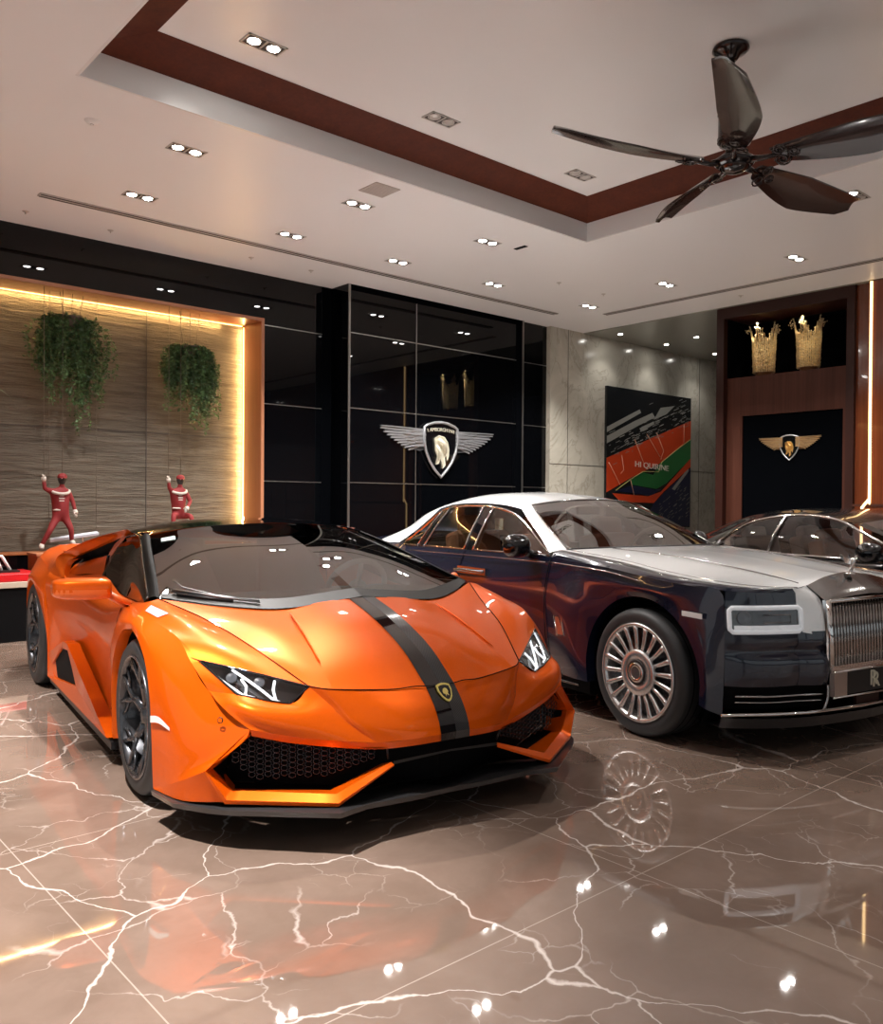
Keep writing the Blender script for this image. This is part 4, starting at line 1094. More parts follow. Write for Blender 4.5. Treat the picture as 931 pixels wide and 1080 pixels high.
    g.tube(side, .006, 6); g.tube(mirp(side), .006, 6); g.build('windscreen_trim', M['dull_chrome'], R)
    dt = [(-.90,.795,.955),(-1.10,.742,1.045),(-1.37,.668,1.165),(-1.56,.645,1.225),(-1.81,.655,1.262),(-2.1,.662,1.265),(-2.36,.66,1.245),(-2.50,.672,1.20),(-2.66,.70,1.10),(-2.86,.78,.955)]
    db = [(-.92,.81,.945),(-1.15,.828,.945),(-1.40,.835,.943),(-1.6,.835,.941),(-1.81,.835,.94),(-2.1,.832,.94),(-2.36,.828,.938),(-2.50,.824,.936),(-2.66,.82,.934),(-2.84,.81,.934)]
    for sg in (-1, 1):
        def sd(pts): return [(p[0], sg*p[1], p[2]) for p in pts]
        g = MB(); g.patch([sd(db), [(a[0]*.5+c[0]*.5, sg*((a[1]+c[1])/2+.012), (a[2]+c[2])/2) for a, c in zip(db, dt)], sd(dt)], 40, 6, both=False)
        g.build('side_window', M['light_glass'], R)
        g = MB()
        g.tube(catmull(sd(dt), 50), .0095, 8); g.tube(catmull(sd(db), 50), .009, 8)
        g.build('window_chrome', M['chrome'], R)
        for (x0, x1, nm, mm) in ((-1.73,-1.85,'pillar','gloss_black'),(-2.32,-2.43,'pillar','gloss_black')):
            def at(x, arr):
                for a, c in zip(arr, arr[1:]):
                    if a[0] >= x >= c[0]: t = (a[0]-x)/(a[0]-c[0]); return Vector(a).lerp(Vector(c), t)
                return Vector(arr[-1])
            sh_ = -.14 if x0 < -2 else -.06
            g = MB(); rows_ = []
            for x in (x0, x1):
                lo, hi = at(x+(sh_ if x0 < -2 else 0), db), at(x, dt)
                lo.y *= sg; hi.y *= sg; o_ = Vector((0, sg*.010, 0))
                rows_.append([lo+o_, (lo+hi)/2+o_*2.2, hi+o_])
            g.patch(rows_, 6, 2, both=False); po = g.build(nm, M[mm], R)
            g = MB()
            for r_ in rows_: g.tube(catmull([p+Vector((0,sg*.004,0)) for p in r_], 6), .008, 6)
            g.build('pillar_chrome', M['chrome'], po)
        g = MB(); g.patch([sd([(-.80,.868,.948),(-1.4,.858,.945),(-2.1,.852,.941),(-2.9,.835,.935)]), sd([(-.92,.80,.945),(-1.4,.835,.943),(-2.1,.832,.94),(-2.86,.80,.935)])], 20, 2, both=False)
        g.build('window_ledge', M['navy'], R)
        # mirror
        m_ = MB(); rows2 = []
        for y, s0 in ((.905,.55),(.935,.92),(.99,1.),(1.04,.93),(1.075,.6),(1.085,.15)):
            y = y if sg < 0 else .80+(y-.905)*.4
            rows2.append([((-1.01 if sg < 0 else -1.12)+.035*(1.0-y)+math.cos(2*PI*i/16)*.085*s0*(1 if math.cos(2*PI*i/16) > 0 else .6), sg*y, 1.008+math.sin(2*PI*i/16)*.078*s0) for i in range(17)])
        m_.grid(surf(rows2, 32, 14)); mo = m_.build('wing_mirror', M['car_black'], R)
        m_ = MB(); m_.tube([(-1.00,sg*.845,.945),(-1.0,sg*.89,.955),(-1.0,sg*.945,.985)], [.035,.028,.035], 10); m_.build('mirror_arm', M['car_black'], mo)
        # handle, vent, cuts
        m_ = MB()
        for x0 in (-1.66,):
            m_.tube([(x0+.18,sg*.925,.805),(x0+.14,sg*.945,.80),(x0-.17,sg*.945,.797),(x0-.2,sg*.925,.797)], .011, 8, flat=.7); m_.box((x0+.02, sg*.915, .80), (.36,.02,.05))
        m_.build('door_handle', M['dull_chrome'], R)
        m_ = MB()
        m_.tube([(-.71,sg*.912,.585),(-.64,sg*.912,.588),(-.605,sg*.912,.470),(-.675,sg*.912,.467)], .006, 6, closed=True)
        m_.build('fender_vent', M['chrome'], R)
        m_ = MB(); m_.add([(-.70,sg*.915,.58),(-.645,sg*.915,.582),(-.615,sg*.915,.475),(-.67,sg*.915,.472)], [(0,1,2,3)]); m_.build('vent_badge', M['brushed'], R)
        m_ = MB()
        m_.tube(catmull(sd([(-.775,.85,.965),(-.80,.88,.90),(-.81,.911,.72),(-.81,.908,.55),(-.80,.895,.35),(-.79,.872,.22)]), 20), .003, 6)
        m_.build('panel_gap', M['matte_black'], R); m_ = MB()
        m_.tube(catmull(sd([(-1.82,.858,.935),(-1.83,.921,.74),(-1.83,.918,.55),(-1.83,.905,.35),(-1.83,.876,.19)]), 20), .003, 6)
        m_.build('panel_gap', M['matte_black'], R)
        m_ = MB(); m_.tube(catmull(sd([(-.80,.893,.915),(-.25,.913,.895),(.05,.922,.86)]), 16), .0035, 6); m_.tube(catmull(sd([(-.82,.897,.91),(-1.6,.897,.908),(-2.6,.885,.90)]), 16), .0035, 6)
        m_.build('coachline', M['dull_chrome'], R)
        m_ = MB(); m_.patch([sd([(.355,.929,.735),(.47,.905,.728)]), sd([(.355,.929,.708),(.47,.905,.70)])], 4, 1, both=False)
        m_.build('side_marker', M['white_paint'], R)
        # cabin side trim + seats
        m_ = MB()
        for (x0, mm) in ((-1.55,0),(-2.45,0)):
            m_.box((x0, sg*.34, .78), (.22,.44,.55), rot=(0,-.22,0)); m_.box((x0-.06, sg*.34, 1.10), (.12,.26,.17), rot=(0,-.15,0)); m_.box((x0+.3, sg*.34, .58), (.5,.46,.16))
        m_.build('seat', M['tan_leather'], R, bevel=.04)
    m_ = MB(); m_.bx(-2.9, -.75, -.76, .76, .4, .50); m_.patch(W([[(-.72,0,.965),(-.8,.66,.96)],[(-1.02,0,.975),(-1.05,.66,.96)],[(-1.06,0,.8),(-1.08,.66,.8)]]), 6, 6)
    m_.build('cabin', M['cream_leather'], R)
    m_ = MB(); T = Matrix.Translation((-1.16,.33,.965)) @ Matrix.Rotation(math.radians(-62), 4, 'Y')
    m_.tube([T@Vector((math.cos(a)*.165, math.sin(a)*.165, 0)) for a in [2*PI*i/28 for i in range(28)]], .013, 8, closed=True)
    for a in (0, PI, PI/2): m_.tube([T@Vector((0,0,-.01)), T@Vector((math.sin(a)*.0+math.cos(a+PI/2)*.16, math.sin(a+PI/2)*.16, 0))], .012, 6)
    m_.build('steering_wheel', M['cream_leather'], R)
    m_ = MB(); m_.box((-1.44,0,1.235), (.03,.22,.06)); m_.build('rear_view_mirror', M['satin_black'], R, bevel=.01)
    m_ = MB()
    for y in (-.05,.06): m_.box((-1.335,y,1.288), (.05,.05,.012), rot=(0,.45,0))
    m_.build2('screen_sensor', M['white_paint'], R)
    m_ = MB(); m_.box((-1.72,-.62,1.13), (.10,.01,.085)); m_.build('window_note', M['note'], R)
    # ---------------- wheels
    def pw(x):
        T = wheel_mat(x, -.915, .353)
        t = MB(); build_tyre(t, .353, .272, .235, T); wh = t.build('wheel', [M['rubber'], M['matte_black']], R)
        r = MB(); rr = .272
        r.lathe([(rr+.002,-.002),(rr+.001,.005),(rr-.008,.006),(rr-.018,.001),(rr-.024,-.014),(rr-.028,-.03),(rr-.03,-.2)], 72, T)
        r.lathe([(.125,-.02),(.128,-.006),(.122,.002),(.075,.004),(.072,-.004),(0,-.006)], 48, T)
        for k_ in range(20):
            a = 2*PI*k_/20+.08
            def pt(rad, da, h): return T @ Vector((math.cos(a+da)*rad, math.sin(a+da)*rad, h))
            r.tube([pt(.118,0,-.012), pt(.18,0,-.014), pt(.232,0,-.010), pt(.258,0,-.006)], [.0115,.0125,.0150,.0155], 8, flat=.75)
        ro = r.build('rim', M['silver_rim'], wh)
        r = MB(); r.lathe([(.262,-.07),(.10,-.055),(0,-.05)], 40, T); r.build('rim_backing', M['dark_rim'], wh)
        r = MB(); r.lathe([(.070,.0045),(.068,.007),(.058,.007),(.056,.004)], 40, T); r.build('hub_ring', M['satin_black'], wh)
        r = MB(); r.lathe([(.056,.005),(.054,.012),(.036,.013),(.034,.009)], 40, T); r.build('hub_cap', M['chrome'], wh)
        r = MB(); r.lathe([(.035,.010),(0,.012)], 30, T); r.build('hub_badge', M['steel'], wh)
        return wh
    for x in (.02, -3.24):
        w_ = pw(x); c = w_.copy(); COL.objects.link(c); c.parent = R; c.scale = (1,-1,1)
        for ch in list(w_.children): d_ = ch.copy(); COL.objects.link(d_); d_.parent = c
    return R
M['windscreen2'] = glass('pale_windscreen_glass', (.42,.43,.46), .22)
M['white_light2'] = mat('lamp_white', (.75,.77,.80), .3, emit=(.9,.95,1), es=.12)
M['note'] = mat('paper_note', (.62,.58,.38), .6)

M['cowl'] = mat('cowl_black', (.012,.011,.010), .5)
# ================================================================ BLACK COUPES BEHIND
def coupe(label, loc, yaw, sz=1.):
    R = empty('coupe', label, 'car', loc, yaw); W = NW
    k = MB()
    # body sides: rows over x ; columns belt -> shoulder -> mid -> low
    st = [(-2.45,.62,.80,.70,.60),(-2.0,.70,.86,.80,.85),(-1.4,.79,.89,.88,.88),(-.7,.82,.885,.91,.90),(.0,.82,.88,.91,.90),(.7,.82,.875,.90,.90),(1.3,.78,.84,.90,.91),(1.9,.70,.78,.82,.86),(2.3,.50,.70,.60,.62)]
    rows = [[(x,w0,z0),(x,(w0+w1)/2+.03,z0-.05),(x,w1,.66),(x,w1,.42),(x,w2-.03,.18)] for x, w0, z0, w1, w2 in st]
    k.patch(W(rows), 16, 50)
    k.patch(W([[(2.3,.50,.70),(2.4,0,.70)],[(2.38,.55,.45),(2.48,0,.45)],[(2.3,.59,.18),(2.4,0,.18)]]), 8, 8)
    k.patch(W([[(-2.45,.62,.80),(-2.5,0,.82)],[(-2.5,.66,.45),(-2.58,0,.45)],[(-2.45,.57,.18),(-2.5,0,.18)]]), 8, 8)
    # bonnet and boot
    k.patch(W([[(.78,0,.945),(.72,.5,.93),(.62,.82,.878)],[(1.3,0,.90),(1.3,.5,.885),(1.3,.78,.84)],[(1.9,0,.83),(1.9,.4,.82),(1.9,.70,.78)],[(2.4,0,.70),(2.35,.3,.70),(2.3,.50,.70)]]), 12, 16)
    k.patch(W([[(-1.75,0,.98),(-1.75,.4,.96),(-1.6,.76,.885)],[(-2.1,0,.93),(-2.1,.4,.91),(-2.0,.70,.86)],[(-2.5,0,.82),(-2.5,.3,.82),(-2.45,.62,.80)]]), 12, 10)
    k.build('body', M['car_black'], R)
    r = MB()
    r.patch(W([[(.12,0,1.20),(.08,.3,1.19),(.0,.56,1.155)],[(-.40,0,1.257),(-.40,.3,1.25),(-.38,.60,1.222)],[(-.95,0,1.258),(-.95,.3,1.245),(-.90,.59,1.19)],[(-1.40,0,1.19),(-1.40,.3,1.165),(-1.25,.62,1.07)],[(-1.95,0,1.0),(-1.95,.3,.98),(-1.62,.72,.90)]]), 14, 24)
    r.patch(W([[(.0,.56,1.155),(-.38,.60,1.222),(-.90,.59,1.19),(-1.25,.62,1.07),(-1.62,.72,.90)],[(.0,.62,1.145),(-.38,.68,1.21),(-.90,.69,1.162),(-1.22,.70,1.02),(-1.45,.78,.89)]]), 30, 3)
    r.patch(W([[(.0,.56,1.155),(.35,.64,1.05),(.72,.74,.935)],[(.0,.63,1.140),(.32,.70,1.04),(.62,.79,.915)]]), 10, 2)
    r.build('roof', M['car_black'], R)
    g = MB(); g.patch(W([[(.12,0,1.20),(.08,.3,1.19),(.0,.56,1.155)],[(.50,0,1.07),(.46,.36,1.06),(.35,.64,1.05)],[(.80,0,.945),(.78,.42,.935),(.72,.74,.935)]]), 12, 10); g.build('windscreen', M['windscreen2'], R)
    dt = [(.52,.78,.93),(.25,.72,1.02),(.06,.69,1.095),(-.12,.68,1.17),(-.37,.68,1.205),(-.62,.68,1.198),(-.90,.69,1.152),(-1.10,.705,1.07),(-1.26,.74,.97),(-1.36,.78,.925)]
    db = [(.52,.80,.90),(.25,.825,.895),(.06,.825,.892),(-.12,.825,.892),(-.37,.825,.892),(-.62,.825,.894),(-.90,.82,.898),(-1.10,.815,.902),(-1.26,.80,.908),(-1.38,.79,.915)]
    for sg in (-1, 1):
        sd = lambda P: [(p[0], sg*p[1], p[2]) for p in P]
        g = MB(); g.patch([sd(db), [(a[0]*.5+c[0]*.5, sg*((a[1]+c[1])/2+.015), (a[2]+c[2])/2) for a, c in zip(db, dt)], sd(dt)], 40, 6, both=False); g.build('side_window', M['light_glass'], R)
        g = MB(); g.tube(catmull(sd(dt), 50), .012, 8); g.tube(catmull(sd(db), 50), .011, 8); g.build('window_chrome', M['chrome'], R)
        g = MB(); g.tube([(-.66,sg*.835,.895),(-.64,sg*.79,1.05),(-.60,sg*.69,1.195)], .010, 6); g.build('pillar', M['chrome'], R)
        g = MB(); rows2 = []
        for y, s0 in ((.88,.5),(.91,.95),(.96,1.),(1.01,.9),(1.04,.5),(1.05,.1)):
            rows2.append([(.33+math.cos(2*PI*i/16)*.09*s0, sg*y, .955+math.sin(2*PI*i/16)*.075*s0) for i in range(17)])
        g.grid(surf(rows2, 32, 12)); mo = g.build('wing_mirror', M['car_black'], R)
        g = MB(); g.tube([(.36,sg*.80,.90),(.34,sg*.93,.93)], .025, 8); g.build('mirror_arm', M['car_black'], mo)
        for x0, mm in ((-.18,'tan_leather'),(-.95,'cream_leather')):
            g = MB(); g.box((x0-.2, sg*.36, .80), (.16,.42,.42), rot=(0,-.25,0)); g.box((x0-.27, sg*.36, 1.03), (.10,.24,.13), rot=(0,-.2,0)); g.box((x0+.05, sg*.36, .62), (.45,.44,.14)); g.build('seat', M[mm], R, bevel=.03)
    g = MB(); g.bx(-1.6, .75, -.74, .74, .30, .5); g.bx(.45, .75, -.74, .74, .5, .88); g.build('cabin', M['interior'], R)
    g = MB(); g.patch(W([[(-1.40,0,1.195),(-1.40,.3,1.17),(-1.28,.58,1.08)],[(-1.93,0,1.01),(-1.93,.3,.99),(-1.66,.66,.93)]]), 8, 6, off=0.006); g.build('rear_window', M['dark_glass'], R)
    for x in (1.42, -1.35):
        for sg in (-1, 1):
            T = Matrix.Translation((x, sg*.915, .34)) @ Matrix.Rotation(PI/2 if sg < 0 else -PI/2, 4, 'X')
            t = MB(); build_tyre(t, .34, .26, .24, T); wh = t.build('wheel', [M['rubber'], M['matte_black']], R)
            t = MB(); t.lathe([(.262,.0),(.25,.004),(.24,-.02),(.06,-.03),(.0,-.02)], 40, T)
            for k_ in range(10):
                a = 2*PI*k_/10; t.tube([T@Vector((math.cos(a)*.05, math.sin(a)*.05, -.01)), T@Vector((math.cos(a)*.25, math.sin(a)*.25, -.002))], .013, 6)
            t.build('rim', M['dark_rim'], wh)
    R.scale = (1,1,sz)
    return R
# ================================================================ FITTINGS AND DISPLAY ITEMS
def text(body, size, loc, rot, m, parent=None, name='lettering', ext=.003, sx=1.):
    cu = bpy.data.curves.new('lettering', 'FONT'); cu.body = body; cu.size = size; cu.extrude = ext; cu.align_x = 'CENTER'; cu.align_y = 'CENTER'
    o = bpy.data.objects.new(name, cu); COL.objects.link(o)
    dg = bpy.context.evaluated_depsgraph_get(); me = bpy.data.meshes.new_from_object(o.evaluated_get(dg)); bpy.data.objects.remove(o)
    me.materials.clear(); me.materials.append(m)
    o = bpy.data.objects.new(name, me); COL.objects.link(o); o.location = loc; o.rotation_euler = rot; o.scale = (sx, 1, 1)
    if parent: o.parent = parent
    return o

def fan():
    hx, hy, hz = 5.2, 2.97, 3.53
    R = empty('ceiling_fan', 'dark bronze five-blade ceiling fan hanging from the ceiling tray', 'ceiling fan', (hx, hy, 4.28))
    def loc(o): o.location = (-hx, -hy, -4.28); return o
    m = MB(); m.lathe([(0,4.282),(.115,4.28),(.118,4.262),(.10,4.245),(.06,4.225),(.045,4.20),(.0,4.195)], 32, Matrix.Translation((5.12,2.96,0))); loc(m.build('canopy', M['bronze'], R))
    m = MB(); m.tube([(5.12,2.96,4.24),(5.16,2.965,4.1),(hx-.02,hy,3.93)], .022, 12); m.lathe([(.035,3.97),(.05,3.95),(.05,3.90),(.035,3.88)], 20, Matrix.Translation((hx-.015,hy,0))); loc(m.build('downrod', M['bronze'], R))
    m = MB(); m.lathe([(0,3.93),(.06,3.925),(.10,3.90),(.108,3.86),(.108,3.70),(.10,3.675),(.07,3.655),(.06,3.64),(.06,3.60),(0,3.60)], 40, Matrix.Translation((hx,hy,0)))
    for z in (3.88,3.72,3.70): m.lathe([(.108,z),(.113,z-.005),(.108,z-.01)], 40, Matrix.Translation((hx,hy,0)))
    loc(m.build('motor_housing', M['bronze'], R))
    m = MB(); m.lathe([(0,3.61),(.09,3.60),(.125,3.575),(.13,3.55),(.115,3.535),(.09,3.525),(.085,3.51),(.06,3.495),(.03,3.488),(0,3.486)], 40, Matrix.Translation((hx,hy,0)))
    m.lathe([(.095,3.53),(.10,3.524),(.095,3.518)], 40, Matrix.Translation((hx,hy,0))); loc(m.build('hub', M['bronze'], R))
    for a, L, pitch in ((209,1.42,-20),(279,1.38,-27),(353,1.36,-30),(60,1.10,-22),(148,1.24,-14)):
        n = 26; top = []; 
        T = Matrix.Translation((hx, hy, 3.555)) @ Matrix.Rotation(math.radians(a), 4, 'Z') @ Matrix.Rotation(math.radians(pitch), 4, 'X')
        g = []
        for i in range(n+1):
            t = i/n; r = .24+(L-.24)*t
            w1 = .055+.085*math.sin(min(1, t*1.6)*PI/2)+.035*math.sin(t*PI)           # curved edge
            w0 = .050+.045*min(1, t*2.2)
            if t > .5: w1 -= (t-.5)/.5*.075
            if t > .93: w1 -= (t-.93)/.07*.05
            row = [Vector((r, -w0+(w0+w1)*j/8, .022*math.sin(PI*j/8)-.03*t*t+(.15*t*t if a == 148 else 0))) for j in range(9)]
            g.append([T@p for p in row])
        b = MB(); b.grid(g); b.grid([[p-Vector((0,0,.011)) for p in r] for r in g], flip=True)
        edge = g[0]+[r[-1] for r in g[1:]]+g[-1][::-1][1:]+[r[0] for r in g[::-1][1:]]
        b.grid([edge, [p-Vector((0,0,.011)) for p in edge]])
        bo = loc(b.build('blade', M['bronze_blade'], R))
        s = MB()
        s.tube([T@Vector((.08,0,.0)), T@Vector((.17,0,-.018)), T@Vector((.30,.01,-.014))], [.028,.02,.012], 8)
        for (cx, cy, rr, tw) in ((.30,.05,.050,1),(.30,-.035,.042,-1),(.38,.01,.036,1)):
            pts = []
            for q in range(26):
                an = q/25*PI*3.2; rad = rr*(1-.72*q/25); pts.append(T@Vector((cx+math.cos(an*tw)*rad, cy+math.sin(an*tw)*rad, -.022)))
            s.tube(pts, .0065, 6)
        so = s.build('scroll_bracket', M['bronze'], bo)
    return R

def hanging_plant(x, y, ztop, zbot, w, label, seed, wires_to=3.44):
    rnd = random.Random(seed)
    R = empty('hanging_plant', label, 'hanging plant', (x, y, ztop))
    L = MB(); S = MB()
    nst = 120
    for k in range(nst):
        a = rnd.uniform(0, 2*PI); r0 = rnd.uniform(.02, .11)
        spread = rnd.uniform(.10, w*.5)*(.95 if rnd.random() < .85 else 1.25)
        ca, sa = math.cos(a), math.sin(a)*.38
        ln = (ztop-zbot)*rnd.choice((.45,.55,.62,.7,.8,.55,.65,1.0))*rnd.uniform(.8,1.)
        if ca > .3: ln *= 1.22
        if ca < -.4: ln *= .85
        pts = []
        n = 16; wob = rnd.uniform(0, 6)
        for i in range(n+1):
            t = i/n
            out = r0+(spread-r0)*(1-(1-min(1,t*1.9))**2)
            zz = .06*math.sin(min(1, t*2.4)*PI)-ln*max(0, (t-.12)/.88)**1.15
            pts.append(Vector((ca*out+.012*math.sin(t*9+wob), sa*out+.01*math.cos(t*7+wob), zz-.10)))
        S.tube(pts, .0022, 4, cap=False)
        for i in range(2, n+1):
            for q in range(5 if i < 9 else 4):
                p = pts[i-1].lerp(pts[i], rnd.random()); s = rnd.uniform(.020, .040)
                d = Vector((rnd.uniform(-1,1), rnd.uniform(-1,.6), rnd.uniform(-.9,.35))).normalized(); side = d.cross(Vector((rnd.uniform(-1,1),rnd.uniform(-1,1),rnd.uniform(-1,1)))).normalized()
                nn = d.cross(side)*s*.22; b = p+d*.008
                vs = [b, b+d*s*.5+side*s*.42+nn, b+d*s*1.25, b+d*s*.5-side*s*.42+nn, b+d*s*.6]
                L.add(vs, [(0,1,4),(1,2,4),(0,4,3),(4,2,3)])
    fo = L.build('foliage', M['foliage'], R); fo['kind'] = 'stuff'
    S.build('vine', M['leaf_stem'], R)
    p = MB(); p.lathe([(0,-.16),(.08,-.16),(.11,-.05),(.115,-.045),(.105,-.05),(0,-.06)], 20); p.build('pot', M['wire'], R)
    for dx in (-.09, .01, .10):
        q = MB(); q.tube([(dx*.8, 0, -.05), (dx*1.25 if dx else .01, .0, wires_to-ztop)], .0032, 5); q.build('wire', M['wire'], R)
    return R

def skin_body(name, verts, edges, radii, m, parent, root=0, sub=2):
    me = bpy.data.meshes.new(name); me.from_pydata(verts, edges, []); me.update()
    o = bpy.data.objects.new(name, me); COL.objects.link(o)
    md = o.modifiers.new('skin', 'SKIN'); md.use_smooth_shade = True
    sv = me.skin_vertices[0].data
    for i, r in enumerate(radii): sv[i].radius = (r, r) if not isinstance(r, tuple) else r
    sv[root].use_root = True
    s = o.modifiers.new('sub', 'SUBSURF'); s.levels = sub; s.render_levels = sub
    me.materials.append(m)
    if parent: o.parent = parent
    return o

def puppet(loc, label, pose, k=1.):
    """small marionette of a racing driver; pose = dict of joint positions (x right, y away, z up)"""
    R = empty('driver_puppet', label, 'puppet', loc)
    J = pose; names = list(J); idx = {n: i for i, n in enumerate(names)}
    E_ = [('pelvis','waist'),('waist','chest'),('chest','neck'),('neck','head0'),('chest','sL'),('sL','eL'),('eL','hL'),('chest','sR'),('sR','eR'),('eR','hR'),('pelvis','pL'),('pL','kL'),('kL','fL'),('fL','tL'),('pelvis','pR'),('pR','kR'),('kR','fR'),('fR','tR')]
    rad = dict(pelvis=(.074,.05), waist=(.070,.05), chest=(.084,.058), neck=.024, head0=.03, sL=.033, eL=.023, hL=.017, sR=.033, eR=.023, hR=.017, pL=.043, kL=.030, fL=.021, tL=.018, pR=.043, kR=.030, fR=.021, tR=.018)
    skin_body('body', [J[n] for n in names], [(idx[a], idx[b]) for a, b in E_], [rad[n] for n in names], M['red_cloth'], R, idx['pelvis'])
    h = Vector(J['head0'])
    b = MB(); T = Matrix.Translation(h+Vector((0,0,.035)))
    b.lathe([(0,-.055),(.022,-.05),(.036,-.028),(.042,0),(.040,.024),(.028,.043),(0,.052)], 20, T)
    b.tube([h+Vector((.0,-.040,.040)), h+Vector((0,-.052,.026)), h+Vector((0,-.046,.018))], [.005,.008,.006], 6)
    for s in (-1, 1): b.lathe([(0,-.004),(.008,0),(0,.004)], 8, Matrix.Translation(h+Vector((s*.042,0,.032))))
    ho = b.build('head', M['dark_cloth'], R)
    b = MB()
    for s in (-1, 1): b.lathe([(0,-.003),(.006,0),(0,.003)], 8, Matrix.Translation(h+Vector((s*.016,-.039,.042))) @ Matrix.Rotation(PI/2, 4, 'X'))
    b.build('eyes', M['white_cloth'], ho)
    b = MB(); b.lathe([(.046,.048),(.047,.062),(.040,.082),(.022,.094),(0,.097)], 20, Matrix.Translation(h)); b.patch([[h+Vector((-.035,-.03,.052)), h+Vector((0,-.045,.056)), h+Vector((.035,-.03,.052))],[h+Vector((-.028,-.058,.045)), h+Vector((0,-.078,.046)), h+Vector((.028,-.058,.045))]], 8, 3, both=False)
    b.build('cap', M['red_cloth'], R)
    c = Vector(J['chest']); b = MB()
    b.tube([c+Vector((math.cos(a)*.088, math.sin(a)*.062, .055-.035*math.sin(-a)*(1 if math.sin(a) < 0 else .2))) for a in [2*PI*i/24 for i in range(24)]], .016, 8, closed=True)
    b.build('collar', M['white_cloth'], R)
    for s, e, n in (('hL','eL','glove'),('hR','eR','glove')):
        p = Vector(J[s]); d = (p-Vector(J[e])).normalized(); u = d.orthogonal().normalized(); v = d.cross(u); b = MB()
        b.tube([p-d*.03, p, p+d*.018], [.019,.026,.022], 10)
        for q in range(4):
            o = p+d*.018+u*((q-1.5)*.011); b.tube([o, o+d*.018, o+d*(.028-.003*abs(q-1))+v*.010], [.0065,.006,.005], 6)
        b.tube([p+u*.022, p+u*.034+d*.012, p+u*.032+d*.024], [.007,.006,.005], 6)
        b.build(n, M['white_cloth'], R)
    for s, e in (('tL','fL'),('tR','fR')):
        p, q = Vector(J[s]), Vector(J[e]); b = MB(); b.tube([q+Vector((0,.015,0)), q, p, p+(p-q)*.4], [.022,.026,.024,.014], 10); b.build('boot', M['white_cloth'], R)
    w = Vector(J['waist']); b = MB()
    b.tube([w+Vector((math.cos(a)*.064, math.sin(a)*.048, -.035)) for a in [2*PI*i/20 for i in range(20)]], .010, 6, closed=True); b.build('belt', M['white_cloth'], R)
    b = MB()
    for zz, ww in ((.045,.030),(.020,.040),(-.005,.034)):
        b.box(c+Vector((0,-.054,zz-.045)), (ww*1.4,.004,.010))
    b.build('chest_print', M['white_cloth'], R)
    for s in ('hL','head0'):
        p = Vector(J[s]); b = MB(); b.tube([p+Vector((0,0,.03 if s == 'hL' else .09)), Vector((p.x, p.y, 3.44-loc[2]))], .0028, 5); b.build('string', M['wire'], R)
    return R

def feather_wing(b, sg, span, hgt, T, mi=0):
    """one wing in 2D (x out, z down from the top edge)"""
    def add(pts, w0, w1, d):
        n = len(pts); P = [Vector((p[0], p[1], 0)) for p in pts]; lo = []; hi = []
        for i, p in enumerate(P):
            t = (P[min(i+1,n-1)]-P[max(i-1,0)]).normalized(); nn = Vector((-t.y, t.x, 0)); f = i/(n-1); w = (w0+(w1-w0)*f)
            hi.append((p.x+nn.x*w, p.y+nn.y*w)); lo.append((p.x-nn.x*w, p.y-nn.y*w))
        poly = [(sg*x, z) for x, z in hi+lo[::-1]]
        b.prism(poly, d, T, mi)
    add([(.0,-.012*hgt/.3),(span*.5,-.004),(span,.0)], .014*span, .007*span, .030)
    N = 9
    for i in range(N):
        f = i/(N-1); ex = span*(1.0-.62*f**1.05); ez = -hgt*(.09+.88*f**.82)
        sx, sz = span*.02, -hgt*(.10+.55*f)
        mx, mz = (sx+ex)/2, (sz+ez)/2-hgt*.03
        add([(sx,sz),(mx,mz),(ex*.93,ez*.97),(ex,ez)], .021*span*(1-.2*f), .012*span, .016+.003*(i%2))
    for i in range(6):
        f = i/5; ex = span*(.56-.22*f); ez = -hgt*(.10+.72*f); add([(0,-hgt*(.08+.6*f)),(ex*.6,ez*.85-hgt*.05),(ex,ez)], .020*span, .010*span, .026+.004*(i%2))
    for i in range(5):
        f = i/4; ex = span*(.33-.12*f); ez = -hgt*(.12+.66*f); add([(0,-hgt*(.10+.62*f)),(ex,ez)], .021*span, .010*span, .034+.004*(i%2))
